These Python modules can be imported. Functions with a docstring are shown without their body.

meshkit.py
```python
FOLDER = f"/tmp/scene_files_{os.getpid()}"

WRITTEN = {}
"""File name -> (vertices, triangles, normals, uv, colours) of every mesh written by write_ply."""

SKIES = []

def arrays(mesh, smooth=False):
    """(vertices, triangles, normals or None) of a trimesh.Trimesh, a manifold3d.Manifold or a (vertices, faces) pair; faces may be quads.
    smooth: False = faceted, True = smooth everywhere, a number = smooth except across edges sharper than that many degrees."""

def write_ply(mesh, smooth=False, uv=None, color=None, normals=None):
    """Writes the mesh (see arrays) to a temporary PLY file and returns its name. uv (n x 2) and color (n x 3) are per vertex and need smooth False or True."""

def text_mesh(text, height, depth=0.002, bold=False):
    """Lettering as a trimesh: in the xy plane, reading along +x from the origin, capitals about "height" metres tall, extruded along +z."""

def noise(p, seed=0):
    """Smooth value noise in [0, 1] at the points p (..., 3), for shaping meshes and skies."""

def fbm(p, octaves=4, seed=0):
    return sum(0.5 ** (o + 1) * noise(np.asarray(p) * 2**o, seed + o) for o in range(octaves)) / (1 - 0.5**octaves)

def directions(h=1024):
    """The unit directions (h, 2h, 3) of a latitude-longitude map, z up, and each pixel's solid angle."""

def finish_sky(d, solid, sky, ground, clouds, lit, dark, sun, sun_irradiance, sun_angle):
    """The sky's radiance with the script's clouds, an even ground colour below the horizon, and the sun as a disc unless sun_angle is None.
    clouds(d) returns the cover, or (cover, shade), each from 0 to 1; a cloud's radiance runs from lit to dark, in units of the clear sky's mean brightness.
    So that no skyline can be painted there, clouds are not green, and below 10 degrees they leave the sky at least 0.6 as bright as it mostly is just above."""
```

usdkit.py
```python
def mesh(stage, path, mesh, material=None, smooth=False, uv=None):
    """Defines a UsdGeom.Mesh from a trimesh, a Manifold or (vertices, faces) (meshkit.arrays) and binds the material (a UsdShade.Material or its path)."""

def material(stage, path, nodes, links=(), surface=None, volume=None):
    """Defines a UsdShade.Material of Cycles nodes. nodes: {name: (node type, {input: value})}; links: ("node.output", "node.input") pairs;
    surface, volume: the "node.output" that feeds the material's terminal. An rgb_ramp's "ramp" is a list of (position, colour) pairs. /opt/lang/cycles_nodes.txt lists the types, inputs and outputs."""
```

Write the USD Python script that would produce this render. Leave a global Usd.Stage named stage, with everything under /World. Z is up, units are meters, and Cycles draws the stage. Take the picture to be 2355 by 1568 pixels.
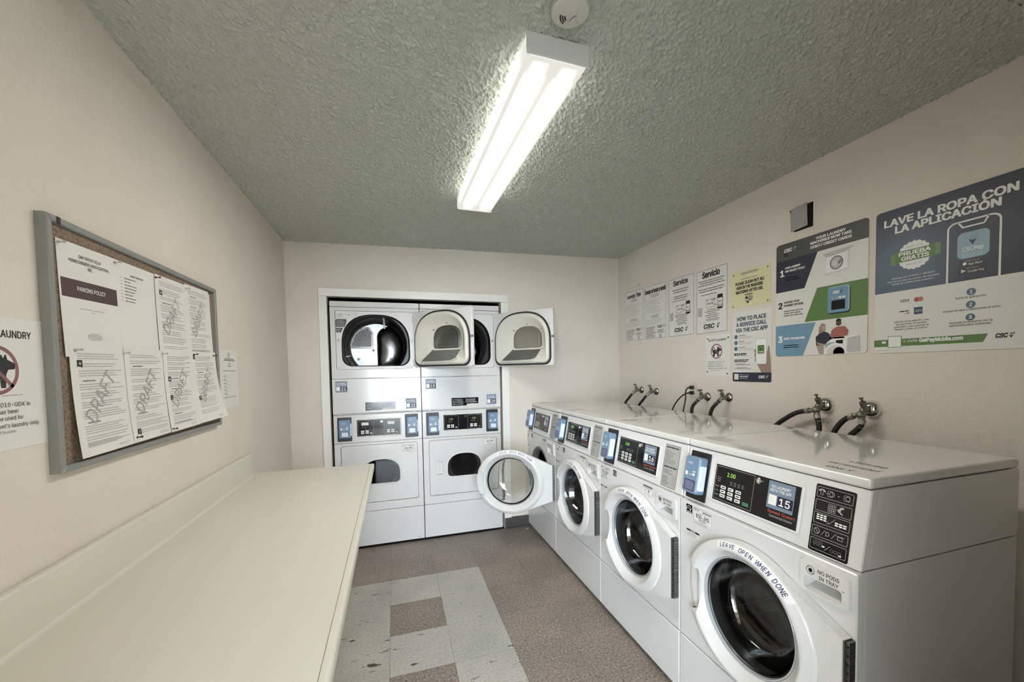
import math, random
import numpy as np, trimesh, manifold3d as m3, meshkit, usdkit
from shapely.geometry import Polygon, Point, LineString, box as sbox
from shapely import affinity
from shapely.ops import unary_union
from pxr import Usd, UsdGeom, UsdLux, UsdShade, Gf, Sdf, Vt

stage = Usd.Stage.CreateInMemory()
UsdGeom.SetStageUpAxis(stage, 'Z'); UsdGeom.SetStageMetersPerUnit(stage, 1.0)
UsdGeom.Xform.Define(stage, '/World'); UsdGeom.Scope.Define(stage, '/World/Looks')

# ------------------------------------------------------------------ camera
F_PX, CX, CY, YAW, PITCH, ROLL, CAM_Z = 925.749, 1197.337, 885.838, -0.3058, -0.0395, -0.0173, 1.4302
def camera_axes():
    cy, sy, cp, sp, cr, sr = math.cos(YAW), math.sin(YAW), math.cos(PITCH), math.sin(PITCH), math.cos(ROLL), math.sin(ROLL)
    Rz = np.array([[cy, sy, 0], [-sy, cy, 0], [0, 0, 1]]); Rx = np.array([[1, 0, 0], [0, cp, sp], [0, -sp, cp]])
    Ry = np.array([[cr, 0, sr], [0, 1, 0], [-sr, 0, cr]])
    return Ry @ Rx @ Rz
R_ = camera_axes()
cam = UsdGeom.Camera.Define(stage, '/World/camera')
m = np.eye(4); m[0, :3] = R_[0]; m[1, :3] = R_[2]; m[2, :3] = -R_[1]; m[3, :3] = (0, 0, CAM_Z)
cam.AddTransformOp().Set(Gf.Matrix4d(*m.ravel().tolist()))
AP = 36.0
cam.CreateHorizontalApertureAttr(AP); cam.CreateVerticalApertureAttr(AP * 1568 / 2355)
cam.CreateFocalLengthAttr(F_PX * AP / 2355)
cam.CreateHorizontalApertureOffsetAttr((1177.5 - CX) * AP / 2355)
cam.CreateVerticalApertureOffsetAttr((CY - 784.0) * AP / 2355)
cam.CreateClippingRangeAttr(Gf.Vec2f(0.02, 200)); cam.CreateFStopAttr(0.0)
cam.CreateExposureAttr(1.7)

# ------------------------------------------------------------------ daylight through the open doorway behind the camera
sky = UsdLux.DomeLight.Define(stage, '/World/sky_light')
sky.CreateColorAttr(Gf.Vec3f(0.80, 0.90, 1.0)); sky.CreateIntensityAttr(2.3)

# ------------------------------------------------------------------ materials
MATS = {}
def M(name, color=(0.8, 0.8, 0.8), rough=0.5, metal=0.0, spec=0.5, coat=0.0, emit=None, strength=0.0):
    if name in MATS: return MATS[name]
    pr = {'base_color': color, 'roughness': rough, 'metallic': metal, 'specular_ior_level': spec, 'coat_weight': coat, 'coat_roughness': 0.06}
    if emit: pr['emission_color'] = emit; pr['emission_strength'] = strength
    MATS[name] = usdkit.material(stage, '/World/Looks/' + name, {'p': ('principled_bsdf', pr)}, [], surface='p.BSDF')
    return MATS[name]
def textured(name, base, ramp, scale, bump=0.0, bump_scale=100.0, rough=0.6, bump_dist=0.002, detail=3.0, spec=0.3, coat=0.0):
    n = {'g': ('geometry', {}), 'n': ('noise_texture', {'scale': scale, 'detail': detail}), 'r': ('rgb_ramp', {'ramp': ramp}),
         'p': ('principled_bsdf', {'roughness': rough, 'specular_ior_level': spec, 'coat_weight': coat, 'coat_roughness': 0.08})}
    l = [('g.position', 'n.vector'), ('n.fac', 'r.fac'), ('r.color', 'p.base_color')]
    if bump:
        n['n2'] = ('noise_texture', {'scale': bump_scale, 'detail': 2.5}); n['b'] = ('bump', {'strength': bump, 'distance': bump_dist})
        l += [('g.position', 'n2.vector'), ('n2.fac', 'b.height'), ('b.normal', 'p.normal')]
    MATS[name] = usdkit.material(stage, '/World/Looks/' + name, n, l, surface='p.BSDF')
    return MATS[name]
def lin(r, g, b):
    return tuple(((c / 255) / 12.92 if c <= 10 else ((c / 255 + 0.055) / 1.055) ** 2.4) for c in (r, g, b))

WALL = textured('wall_paint', None, [(0.3, (0.705, 0.640, 0.565)), (0.7, (0.735, 0.675, 0.602))], 2.5, 0.55, 95, 0.75, 0.003)
CEIL = textured('popcorn', None, [(0.35, (0.475, 0.495, 0.44)), (0.7, (0.525, 0.545, 0.485))], 30, 0.6, 330, 0.95, 0.002)
ENAMEL = M('white_enamel', (0.68, 0.675, 0.66), 0.20, coat=0.35)
ENAMELL = M('white_lid_enamel', (0.70, 0.695, 0.665), 0.08, coat=0.5)
ENAMEL2 = M('white_plastic', (0.68, 0.675, 0.65), 0.38)
TRIMW = M('white_gloss_paint', (0.82, 0.805, 0.755), 0.4)
LAM = textured('cream_laminate', None, [(0.35, (0.665, 0.635, 0.55)), (0.65, (0.695, 0.665, 0.58))], 700, 0.12, 900, 0.34, 0.0006, spec=0.5)
BLACK = M('black_plastic', (0.012, 0.012, 0.013), 0.35)
BLACKG = M('black_gloss', (0.008, 0.008, 0.009), 0.12)
DARK = M('dark_void', (0.012, 0.012, 0.012), 0.9)
RUBBER = M('black_rubber', (0.018, 0.018, 0.018), 0.6)
GREYM = M('grey_metal', (0.33, 0.33, 0.32), 0.4, 0.8)
CHROME = M('chrome', (0.75, 0.75, 0.74), 0.09, 1.0)
BRASS = M('dull_valve_metal', (0.24, 0.225, 0.20), 0.42, 0.85)
GALV = textured('galvanised_steel', None, [(0.3, (0.50, 0.50, 0.49)), (0.7, (0.66, 0.66, 0.65))], 9, 0, 1, 0.3)
def metal_tex(name, lo, hi, scale, rough):
    MATS[name] = usdkit.material(stage, '/World/Looks/' + name, {'g': ('geometry', {}), 'n': ('noise_texture', {'scale': scale, 'detail': 4.0}), 'r': ('rgb_ramp', {'ramp': [(0.3, lo), (0.7, hi)]}),
        'p': ('principled_bsdf', {'metallic': 1.0, 'roughness': rough})}, [('g.position', 'n.vector'), ('n.fac', 'r.fac'), ('r.color', 'p.base_color')], surface='p.BSDF')
    return MATS[name]
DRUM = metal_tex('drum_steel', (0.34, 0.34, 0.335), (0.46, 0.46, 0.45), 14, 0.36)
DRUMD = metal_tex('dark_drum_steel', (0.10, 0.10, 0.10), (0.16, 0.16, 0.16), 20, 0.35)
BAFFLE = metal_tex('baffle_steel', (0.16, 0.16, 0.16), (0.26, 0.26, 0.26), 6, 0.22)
def glass_mat(name, tint, ior=1.45, rough=0.02):
    MATS[name] = usdkit.material(stage, '/World/Looks/' + name, {'t': ('transparent_bsdf', {'color': tint}), 'g': ('glossy_bsdf', {'color': (1, 1, 1), 'roughness': rough}),
        'f': ('fresnel', {'IOR': ior}), 'm': ('mix_closure', {})}, [('f.fac', 'm.fac'), ('t.BSDF', 'm.closure1'), ('g.BSDF', 'm.closure2')], surface='m.closure')
    return MATS[name]
GLASS = glass_mat('porthole_glass', (0.92, 0.93, 0.92))
GLASSD = glass_mat('smoked_glass', (0.42, 0.43, 0.45))
GLASSU = glass_mat('upper_window_glass', (0.80, 0.80, 0.79))
BOWL = usdkit.material(stage, '/World/Looks/bowl_glass', {'g': ('glass_bsdf', {'color': (0.97, 0.98, 0.975), 'roughness': 0.0, 'IOR': 1.47})}, [], surface='g.BSDF'); MATS['bowl_glass'] = BOWL
INK = M('ink_black', (0.025, 0.025, 0.026), 0.6)
INKG = M('ink_grey', (0.20, 0.20, 0.20), 0.6)
INKL = M('ink_light_grey', (0.42, 0.42, 0.42), 0.6)
PAPER = M('paper_white', (0.74, 0.73, 0.69), 0.6)
BOARDW = M('sign_white', (0.72, 0.71, 0.67), 0.42)
WHITE = M('print_white', (0.82, 0.82, 0.80), 0.5)
NAVY = M('print_navy', (0.022, 0.024, 0.045), 0.42)
SLATE = M('print_slate', (0.075, 0.10, 0.145), 0.45)
SLATE2 = M('print_slate_light', (0.10, 0.155, 0.215), 0.45)
APPBLUE = M('print_app_blue', (0.30, 0.42, 0.50), 0.45)
STICKB = M('sticker_blue', (0.185, 0.235, 0.31), 0.45)
GREEN = M('print_green', (0.105, 0.20, 0.055), 0.45)
CHAR = M('print_charcoal', (0.075, 0.075, 0.07), 0.45)
BLUE3 = M('print_sky_blue', (0.16, 0.30, 0.42), 0.45)
READER = M('reader_blue', (0.175, 0.265, 0.375), 0.35)
READER2 = M('reader_pale', (0.72, 0.80, 0.92), 0.3)
LCD = M('reader_lcd', (0.16, 0.17, 0.27), 0.2)
LED = M('led_green', (0.02, 0.05, 0.01), 0.4, emit=(0.35, 1.0, 0.12), strength=0.45)
LEDY = M('led_yellow', (0.05, 0.05, 0.01), 0.4, emit=(0.75, 0.8, 0.25), strength=0.35)
RED = M('print_red', (0.36, 0.075, 0.055), 0.5)
DKRED = M('print_dark_red', (0.10, 0.035, 0.035), 0.5)
PINKR = M('print_prohibition_red', (0.26, 0.115, 0.125), 0.5)
BURG = M('print_burgundy', (0.075, 0.042, 0.045), 0.5)
YEL = M('sign_yellow', (0.70, 0.66, 0.40), 0.4)
TAN = M('print_hand_tan', (0.31, 0.22, 0.18), 0.5)

# ------------------------------------------------------------------ prim helpers
TAKEN = set()
def numbered(parent, name):
    p, k = f'{parent}/{name}', 0
    while p in TAKEN: k += 1; p = f'{parent}/{name}_{k:03d}'
    TAKEN.add(p); return p
def path_of(parent): return '/World' if parent is None else (parent if isinstance(parent, str) else str(parent.GetPath()))
def tag(prim, label=None, cat=None, group=None, kind=None):
    for k, v in (('label', label), ('category', cat), ('group', group), ('kind', kind)):
        if v: prim.SetCustomDataByKey(k, v)
    return prim
def thing(name, label, cat, loc=(0, 0, 0), rotz=0.0, group=None, kind=None):
    x = UsdGeom.Xform.Define(stage, numbered('/World', name))
    x.AddTranslateOp().Set(Gf.Vec3d(*map(float, loc)))
    if rotz: x.AddRotateZOp().Set(float(rotz))
    return tag(x.GetPrim(), label, cat, group, kind)
class MB:
    """Collects meshes; build() makes ONE mesh."""
    def __init__(self): self.v, self.f, self.n = [], [], 0
    def add(self, mesh, fn=None):
        if hasattr(mesh, 'to_mesh'):
            mm = mesh.to_mesh(); v, f = np.asarray(mm.vert_properties)[:, :3], np.asarray(mm.tri_verts)
        elif isinstance(mesh, tuple): v, f = mesh
        else: v, f = mesh.vertices, mesh.faces
        v = np.asarray(v, float); f = np.asarray(f, int)
        if not len(f): return self
        if fn is not None: v = fn(v)
        self.v.append(v); self.f.append(f + self.n); self.n += len(v); return self
    def build(self, name, mat, parent=None, smooth=35, label=None, cat=None, group=None, kind=None):
        if not self.n: return None
        p = numbered(path_of(parent), name)
        prim = usdkit.mesh(stage, p, (np.vstack(self.v), np.vstack(self.f)), mat, smooth).GetPrim()
        return tag(prim, label, cat, group, kind)
def front(y0=0.0, u0=0.0, v0=0.0):
    """(u right, v up, n out of the face) -> local x, y, z of a thing whose y points into the wall."""
    return lambda P: np.stack([P[:, 0] - u0, y0 - P[:, 2], P[:, 1] - v0], 1)
def rr(x0, y0, x1, y1, r=0.0, q=6):
    x0, x1 = min(x0, x1), max(x0, x1); y0, y1 = min(y0, y1), max(y0, y1)
    return sbox(x0, y0, x1, y1) if r <= 0 else sbox(x0 + r, y0 + r, x1 - r, y1 - r).buffer(r, quad_segs=q)
def polys(g): return [p for p in getattr(g, 'geoms', [g]) if p.geom_type == 'Polygon' and p.area > 1e-9]
def extr(g, n0, n1):
    out = []
    for p in polys(g):
        t = trimesh.creation.extrude_polygon(p, n1 - n0, engine='earcut'); t.apply_translation((0, 0, n0)); out.append(t)
    return trimesh.util.concatenate(out)
def flat(g, n):
    V, Fs, k = [], [], 0
    for p in polys(g):
        v, f = trimesh.creation.triangulate_polygon(p, engine='earcut')
        v = np.asarray(v, float); f = np.asarray(f)
        a = v[f]; cr = (a[:, 1, 0] - a[:, 0, 0]) * (a[:, 2, 1] - a[:, 0, 1]) - (a[:, 1, 1] - a[:, 0, 1]) * (a[:, 2, 0] - a[:, 0, 0])
        f[cr < 0] = f[cr < 0][:, ::-1]
        V.append(np.c_[v, np.full(len(v), n)]); Fs.append(f + k); k += len(v)
    return (np.vstack(V), np.vstack(Fs)) if V else (np.zeros((0, 3)), np.zeros((0, 3), int))
def man(mesh):
    return m3.Manifold(m3.Mesh(vert_properties=np.asarray(mesh.vertices, np.float32), tri_verts=np.asarray(mesh.faces, np.uint32)))
def slab(g, n0, n1, b=0.002):
    """Chamfered plate; convex outline hulls, holes are cut straight."""
    outs = []
    for p in polys(g):
        hull = Polygon(p.exterior)
        if hull.convex_hull.area - hull.area < 1e-7:
            pts = [(x, y, n0) for x, y in hull.exterior.coords[:-1]] + [(x, y, n1 - b) for x, y in hull.exterior.coords[:-1]]
            pts += [(x, y, n1) for x, y in hull.buffer(-b, quad_segs=4).exterior.coords[:-1]]
            mm = m3.Manifold.hull_points(np.array(pts, float))
        else:
            mm = man(extr(hull, n0, n1 - b)) + man(extr(hull.buffer(-b * 0.5), n0, n1 - b * 0.35)) + man(extr(hull.buffer(-b), n0, n1))
        for h in p.interiors: mm = mm - man(extr(Polygon(h), n0 - 0.01, n1 + 0.01))
        outs.append(mm)
    r = outs[0]
    for o in outs[1:]: r = r + o
    return r
def rbox(x0, x1, y0, y1, z0, z1, r=0.004, seg=12):
    s = m3.Manifold.sphere(r, seg)
    return m3.Manifold.batch_hull([s.translate((x, y, z)) for x in (x0 + r, x1 - r) for y in (y0 + r, y1 - r) for z in (z0 + r, z1 - r)])
def box(x0, x1, y0, y1, z0, z1):
    return m3.Manifold.cube((x1 - x0, y1 - y0, z1 - z0)).translate((x0, y0, z0))
def lathe(prof, seg=64, c=(0, 0), sweep=None):
    """prof: (r, n) from outside in; axis along n at c in the (u, v) plane."""
    a = np.linspace(0, 2 * np.pi, seg, endpoint=False) if sweep is None else np.linspace(sweep[0], sweep[1], seg)
    P = np.array(prof, float); k = len(P)
    V = np.stack([c[0] + np.outer(np.cos(a), P[:, 0]), c[1] + np.outer(np.sin(a), P[:, 0]), np.tile(P[:, 1], (len(a), 1))], -1).reshape(-1, 3)
    Fs = []
    for i in range(len(a) if sweep is None else len(a) - 1):
        j = (i + 1) % len(a)
        for q in range(k - 1):
            A, B, C, D = i * k + q, j * k + q, j * k + q + 1, i * k + q + 1
            Fs += [(A, B, C), (A, C, D)]
    return V, np.array(Fs)
def spline(pts, n=24):
    from scipy.interpolate import CubicSpline
    p = np.asarray(pts, float); t = np.r_[0, np.cumsum(np.linalg.norm(np.diff(p, axis=0), axis=1))]
    return CubicSpline(t, p)(np.linspace(0, t[-1], n))
def tube(pts, r, sides=12, cap=True):
    p = np.asarray(pts, float); r = np.broadcast_to(r, (len(p),))
    t = np.gradient(p, axis=0); t /= np.linalg.norm(t, axis=1, keepdims=True)
    a = np.cross(t[0], (0, 0, 1.0) if abs(t[0][2]) < 0.9 else (1.0, 0, 0)); A = []
    for k in range(len(p)):
        a = a - t[k] * (a @ t[k]); a /= np.linalg.norm(a); A.append(a)
    A = np.array(A); Bn = np.cross(t, A); g = np.arange(sides) * 2 * np.pi / sides
    V = (p[:, None] + r[:, None, None] * (np.cos(g)[None, :, None] * A[:, None] + np.sin(g)[None, :, None] * Bn[:, None])).reshape(-1, 3)
    Fs = []
    for i in range(len(p) - 1):
        for j in range(sides):
            a0, b0 = i * sides + j, i * sides + (j + 1) % sides
            Fs += [(a0, b0, b0 + sides), (a0, b0 + sides, a0 + sides)]
    if cap:
        V = np.vstack([V, p[0], p[-1]]); n = len(V)
        for j in range(sides):
            Fs.append((n - 2, (j + 1) % sides, j)); e = (len(p) - 1) * sides; Fs.append((n - 1, e + j, e + (j + 1) % sides))
    return V, np.array(Fs)

# ------------------------------------------------------------------ flat print
TXT = {}
def glyphs(s, bold):
    if (s, bold) not in TXT:
        t = meshkit.text_mesh(s, 1.0, 0.1, bold); v, f = np.array(t.vertices), np.array(t.faces)
        up = (t.face_normals[:, 2] > 0.5); f = f[up]; used, inv = np.unique(f, return_inverse=True)
        TXT[(s, bold)] = (v[used][:, :2], inv.reshape(-1, 3))
    return TXT[(s, bold)]
class Print:
    """Flat print on a face in (u, v) metres; every (part, material) becomes one mesh."""
    def __init__(self, step=0.00025): self.p, self.step, self.order = {}, step, []
    MERGE = {'pictogram', 'indicator_text', 'button_text', 'energy_mark', 'sticker_text', 'warning_text', 'caution_text', 'rating_text', 'washer_picture', 'reader_picture', 'machines_picture', 'print', 'note_mark', 'washer_sketch',
             'sticker_picture', 'logo_mark', 'app_mark', 'number_column', 'instruction_text', 'phone_screen', 'woman_picture', 'man_picture', 'no_pods_sign', 'vent_slot', 'seam', 'notice_text', 'footer_text', 'badge_text', 'store_badge_text', 'fine_print', 'lid_label'}
    def _add(self, name, mat, v2, f, lev, stuff=False):
        key = (name, mat.GetPath().name, 0 if name in self.MERGE else len(self.order))
        if key not in self.p: self.p[key] = (MB(), mat, ['stuff' if stuff or name in self.MERGE else None]); self.order.append(key)
        self.p[key][0].add((np.c_[v2[:, 0], v2[:, 1], np.full(len(v2), 1.0) * lev * self.step], f))
    def poly(self, name, mat, g, lev=1):
        if not hasattr(g, 'geom_type'): g = Polygon(g)
        v, f = flat(g, 0)
        if len(f): self._add(name, mat, v[:, :2], f, lev)
    def rect(self, name, mat, a, b, lev=1, r=0.0): self.poly(name, mat, rr(a[0], a[1], b[0], b[1], r), lev)
    def frame(self, name, mat, a, b, w, lev=1, r=0.0):
        g = rr(a[0], a[1], b[0], b[1], r); self.poly(name, mat, g.difference(g.buffer(-w)), lev)
    def ring(self, name, mat, c, R, w, lev=1): self.poly(name, mat, Point(c).buffer(R, quad_segs=12).difference(Point(c).buffer(R - w, quad_segs=12)), lev)
    def disc(self, name, mat, c, R, lev=1, sx=1.0): self.poly(name, mat, affinity.scale(Point(c).buffer(R, quad_segs=10), sx, 1), lev)
    def line(self, name, mat, pts, w, lev=1): self.poly(name, mat, LineString(pts).buffer(w / 2, cap_style='flat'), lev)
    def text(self, name, mat, s, a, b=None, h=None, lev=2, bold=True, align='l', rot=0.0, slant=0.0, fat=0.0):
        """a: left end of the baseline (or the middle for align 'c'); b: right end (its u sets the width); h: cap height."""
        v, f = glyphs(s, bold); v = v.copy(); w = v[:, 0].max() - v[:, 0].min(); v[:, 0] -= v[:, 0].min()
        if b is not None: sx = abs(b[0] - a[0]) / w; base = (a[1] + b[1]) / 2; h = h or sx; x = min(a[0], b[0])
        else: sx = h; base = a[1]; x = a[0] - (w * h / 2 if align == 'c' else 0)
        v = np.c_[v[:, 0] * sx + v[:, 1] * h * slant, v[:, 1] * h]
        if fat: q = fat * h; k = len(v); f = np.vstack([f + i * k for i in range(4)]); v = np.vstack([v + d for d in ((q, q * .5), (-q, q * .5), (q, -q * .5), (-q, -q * .5))]); lev = lev + np.repeat(np.arange(4) * 0.2, k)
        if rot: c, s_ = math.cos(rot), math.sin(rot); v = np.c_[v[:, 0] * c - v[:, 1] * s_, v[:, 0] * s_ + v[:, 1] * c]
        self._add(name, mat, v + [x, base], f, lev)
    def words(self, name, mat, x0, x1, top, bottom, rows, seed=1, align='l', h=None, lev=1, fill=(0.75, 1.0), word=(1.2, 6.5)):
        """Rows of word-sized dashes for print too small to read."""
        rnd = random.Random(seed); pitch = (top - bottom) / rows; h = h or pitch * 0.5; V, Fs, k = [], [], 0
        for i in range(rows):
            L = (x1 - x0) * rnd.uniform(*fill); s = x0 if align == 'l' else (x0 + x1 - L) / 2; y = top - pitch * (i + 0.75); x = s
            while x < s + L:
                w = min(h * rnd.uniform(*word), s + L - x)
                V += [(x, y), (x + w, y), (x + w, y + h), (x, y + h)]; Fs += [(k, k + 1, k + 2), (k, k + 2, k + 3)]; k += 4; x += w + h * 0.42
        if k: self._add(name, mat, np.array(V, float), np.array(Fs), lev, True)
    def build(self, parent, fn, skip=()):
        for key in self.order:
            mb, mat, kd = self.p[key]; q = MB()
            q.add((np.vstack(mb.v), np.vstack(mb.f)), fn); q.build(key[0], mat, parent, smooth=False, kind=kd[0])
def logo_mark(P, name, c, s, dark, light, lev=2):
    """The three-leaf mark beside the letters CSC."""
    x, y = c
    P.poly(name, dark, [(x - .28 * s, y + .02 * s), (x - .02 * s, y - .5 * s), (x + .22 * s, y + .02 * s), (x, y - .1 * s)], lev)
    P.poly(name, light, [(x - .2 * s, y + .12 * s), (x - .02 * s, y + .5 * s), (x + .1 * s, y + .1 * s), (x - .02 * s, y)], lev)
    P.poly(name, light, [(x + .12 * s, y + .05 * s), (x + .1 * s, y + .35 * s), (x + .42 * s, y + .45 * s), (x + .3 * s, y + .1 * s)], lev)
# ------------------------------------------------------------------ the room
XL, XR, YB, YF = -0.760, 2.099, 3.4525, 0.10
def ceil_z(x): return 2.430 + (2.483 - 2.430) * (np.asarray(x) - XL) / (XR - XL)
def struct(name, mesh, mat, parent=None, smooth=False):
    mb = mesh if isinstance(mesh, MB) else MB().add(mesh)
    return mb.build(name, mat, parent, smooth, kind='structure' if parent is None else None)
ZT, T = 2.62, 0.12
DL, DR, DTOP = -0.36, 0.62, 2.04                      # the open doorway behind the camera
struct('wall_left', box(XL - T, XL, YF - T, YB + 0.95, -0.05, ZT), WALL)
struct('wall_right', box(XR, XR + T, YF - T, YB + 0.95, -0.05, ZT), WALL)
wf = box(XL - T, XR + T, YF - T, YF, -0.05, ZT) - box(DL, DR, YF - 1, YF + 1, -0.06, DTOP)
struct('wall_front', wf, WALL)
OL, OR, OT = -0.480, 0.922, 2.030                     # opening that holds the dryers
wb = box(XL, XR, YB, YB + 0.10, -0.05, ZT) - box(OL, OR, YB - 1, YB + 1, -0.06, OT)
struct('wall_back', wb, WALL)
clo = MB().add(box(OL - 0.10, OL - 0.03, YB + 0.10, YB + 0.93, -0.05, 2.2)).add(box(OR + 0.03, OR + 0.10, YB + 0.10, YB + 0.93, -0.05, 2.2)).add(box(OL - 0.10, OR + 0.10, YB + 0.88, YB + 0.95, -0.05, 2.2)).add(box(OL - 0.10, OR + 0.10, YB + 0.10, YB + 0.93, 2.13, 2.2))
struct('wall_alcove', clo, M('alcove_dark', (0.05, 0.05, 0.048), 0.9))
# ceiling: sprayed popcorn relief as real geometry where the photograph looks
def popcorn(x0, x1, y0, y1, step):
    nx, ny = int(round((x1 - x0) / step)) + 1, int(round((y1 - y0) / step)) + 1
    X, Y = np.meshgrid(np.linspace(x0, x1, nx), np.linspace(y0, y1, ny), indexing='ij')
    P = np.stack([X, Y, np.zeros_like(X)], -1)
    h = 0.42 * meshkit.noise(P * 125, 3) + 0.58 * meshkit.noise(P * 215 + 7.3, 5)
    h = np.clip((h - 0.40) / 0.34, 0, 1) ** 1.25 * 0.0085
    Z = ceil_z(X) - h
    V = np.stack([X, Y, Z], -1).reshape(-1, 3); i, j = np.meshgrid(np.arange(nx - 1), np.arange(ny - 1), indexing='ij')
    a = (i * ny + j).ravel(); q = np.stack([a, a + 1, a + ny + 1, a + ny], 1)
    return V, np.vstack([q[:, [0, 1, 2]], q[:, [0, 2, 3]]])
cb = MB().add(popcorn(XL, XR, 0.72, YB, 0.0036))
zl, zr = float(ceil_z(XL)), float(ceil_z(XR))
cv = np.array([(x, y, z) for x, z0 in ((XL - .02, zl), (XR + .02, zr)) for y in (YF - .02, 0.72) for z in (z0, 2.6)])
cb.add(m3.Manifold.hull_points(cv)); cv2 = np.array([(x, y, z) for x, z0 in ((XL, zl + .004), (XR, zr + .004)) for y in (0.72, YB) for z in (z0, 2.6)])
cb.add(m3.Manifold.hull_points(cv2))
struct('ceiling', cb, CEIL, smooth=True)

# floor: vinyl tiles, 12 inch, each a piece of its own
fl = UsdGeom.Xform.Define(stage, numbered('/World', 'floor')).GetPrim(); tag(fl, kind='structure')
SUB = M('tile_joint', (0.045, 0.042, 0.038), 0.85)
MB().add(box(XL - .02, XR + .02, YF - T, YB + 0.92, -0.10, -0.0022)).build('slab', SUB, fl, False)
def tile_mat(name, base, dark, light, crack=0.0):
    n = {'g': ('geometry', {}), 'a': ('noise_texture', {'scale': 95.0, 'detail': 3.0, 'roughness': 0.62}), 'r': ('rgb_ramp', {'ramp': [(0.32, dark), (0.46, base), (0.54, base), (0.66, light)]}),
         'm1': ('noise_texture', {'scale': 3.2, 'detail': 3.0}), 'mr': ('rgb_ramp', {'ramp': [(0.3, (0.86, 0.86, 0.86)), (0.7, (1.08, 1.06, 1.04))]}),
         'mix': ('mix_color', {'blend_type': 'multiply', 'fac': 1.0}), 'p': ('principled_bsdf', {'roughness': 0.42, 'specular_ior_level': 0.35})}
    l = [('g.position', 'a.vector'), ('a.fac', 'r.fac'), ('g.position', 'm1.vector'), ('m1.fac', 'mr.fac'), ('r.color', 'mix.a'), ('mr.color', 'mix.b')]
    last = 'mix.result'
    if crack:
        n['mp'] = ('mapping', {'scale': (3.0, 14.0, 1.0)}); n['v'] = ('noise_texture', {'scale': 2.6, 'detail': 5.0, 'roughness': 0.6, 'distortion': 0.5})
        n['cr'] = ('rgb_ramp', {'ramp': [(0.0, (0, 0, 0)), (0.305 + crack, (0, 0, 0)), (0.325 + crack, (1, 1, 1)), (1.0, (1, 1, 1))]})
        n['mx2'] = ('mix_color', {'blend_type': 'mix', 'fac': 0.0, 'a': (0.06, 0.055, 0.048)})
        l += [('g.position', 'mp.vector'), ('mp.vector', 'v.vector'), ('v.fac', 'cr.fac'), ('cr.color', 'mx2.fac'), (last, 'mx2.b')]; last = 'mx2.result'
    l.append((last, 'p.base_color'))
    MATS[name] = usdkit.material(stage, '/World/Looks/' + name, n, l, surface='p.BSDF'); return MATS[name]
DKT = [tile_mat('tile_taupe_a', (0.275, 0.228, 0.195), (0.10, 0.080, 0.068), (0.48, 0.41, 0.36)), tile_mat('tile_taupe_b', (0.255, 0.213, 0.183), (0.092, 0.074, 0.064), (0.45, 0.385, 0.34))]
LTT = [tile_mat('tile_pale_a', (0.47, 0.46, 0.415), (0.33, 0.31, 0.28), (0.55, 0.54, 0.50), 0.012), tile_mat('tile_pale_b', (0.45, 0.445, 0.405), (0.31, 0.295, 0.265), (0.54, 0.535, 0.495), 0.008)]
LTC = tile_mat('tile_pale_cracked', (0.45, 0.435, 0.39), (0.31, 0.29, 0.255), (0.53, 0.52, 0.475), 0.03)
P12 = 0.3048; TX, TY = -0.056, 2.8487
rnd = random.Random(4)
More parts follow.
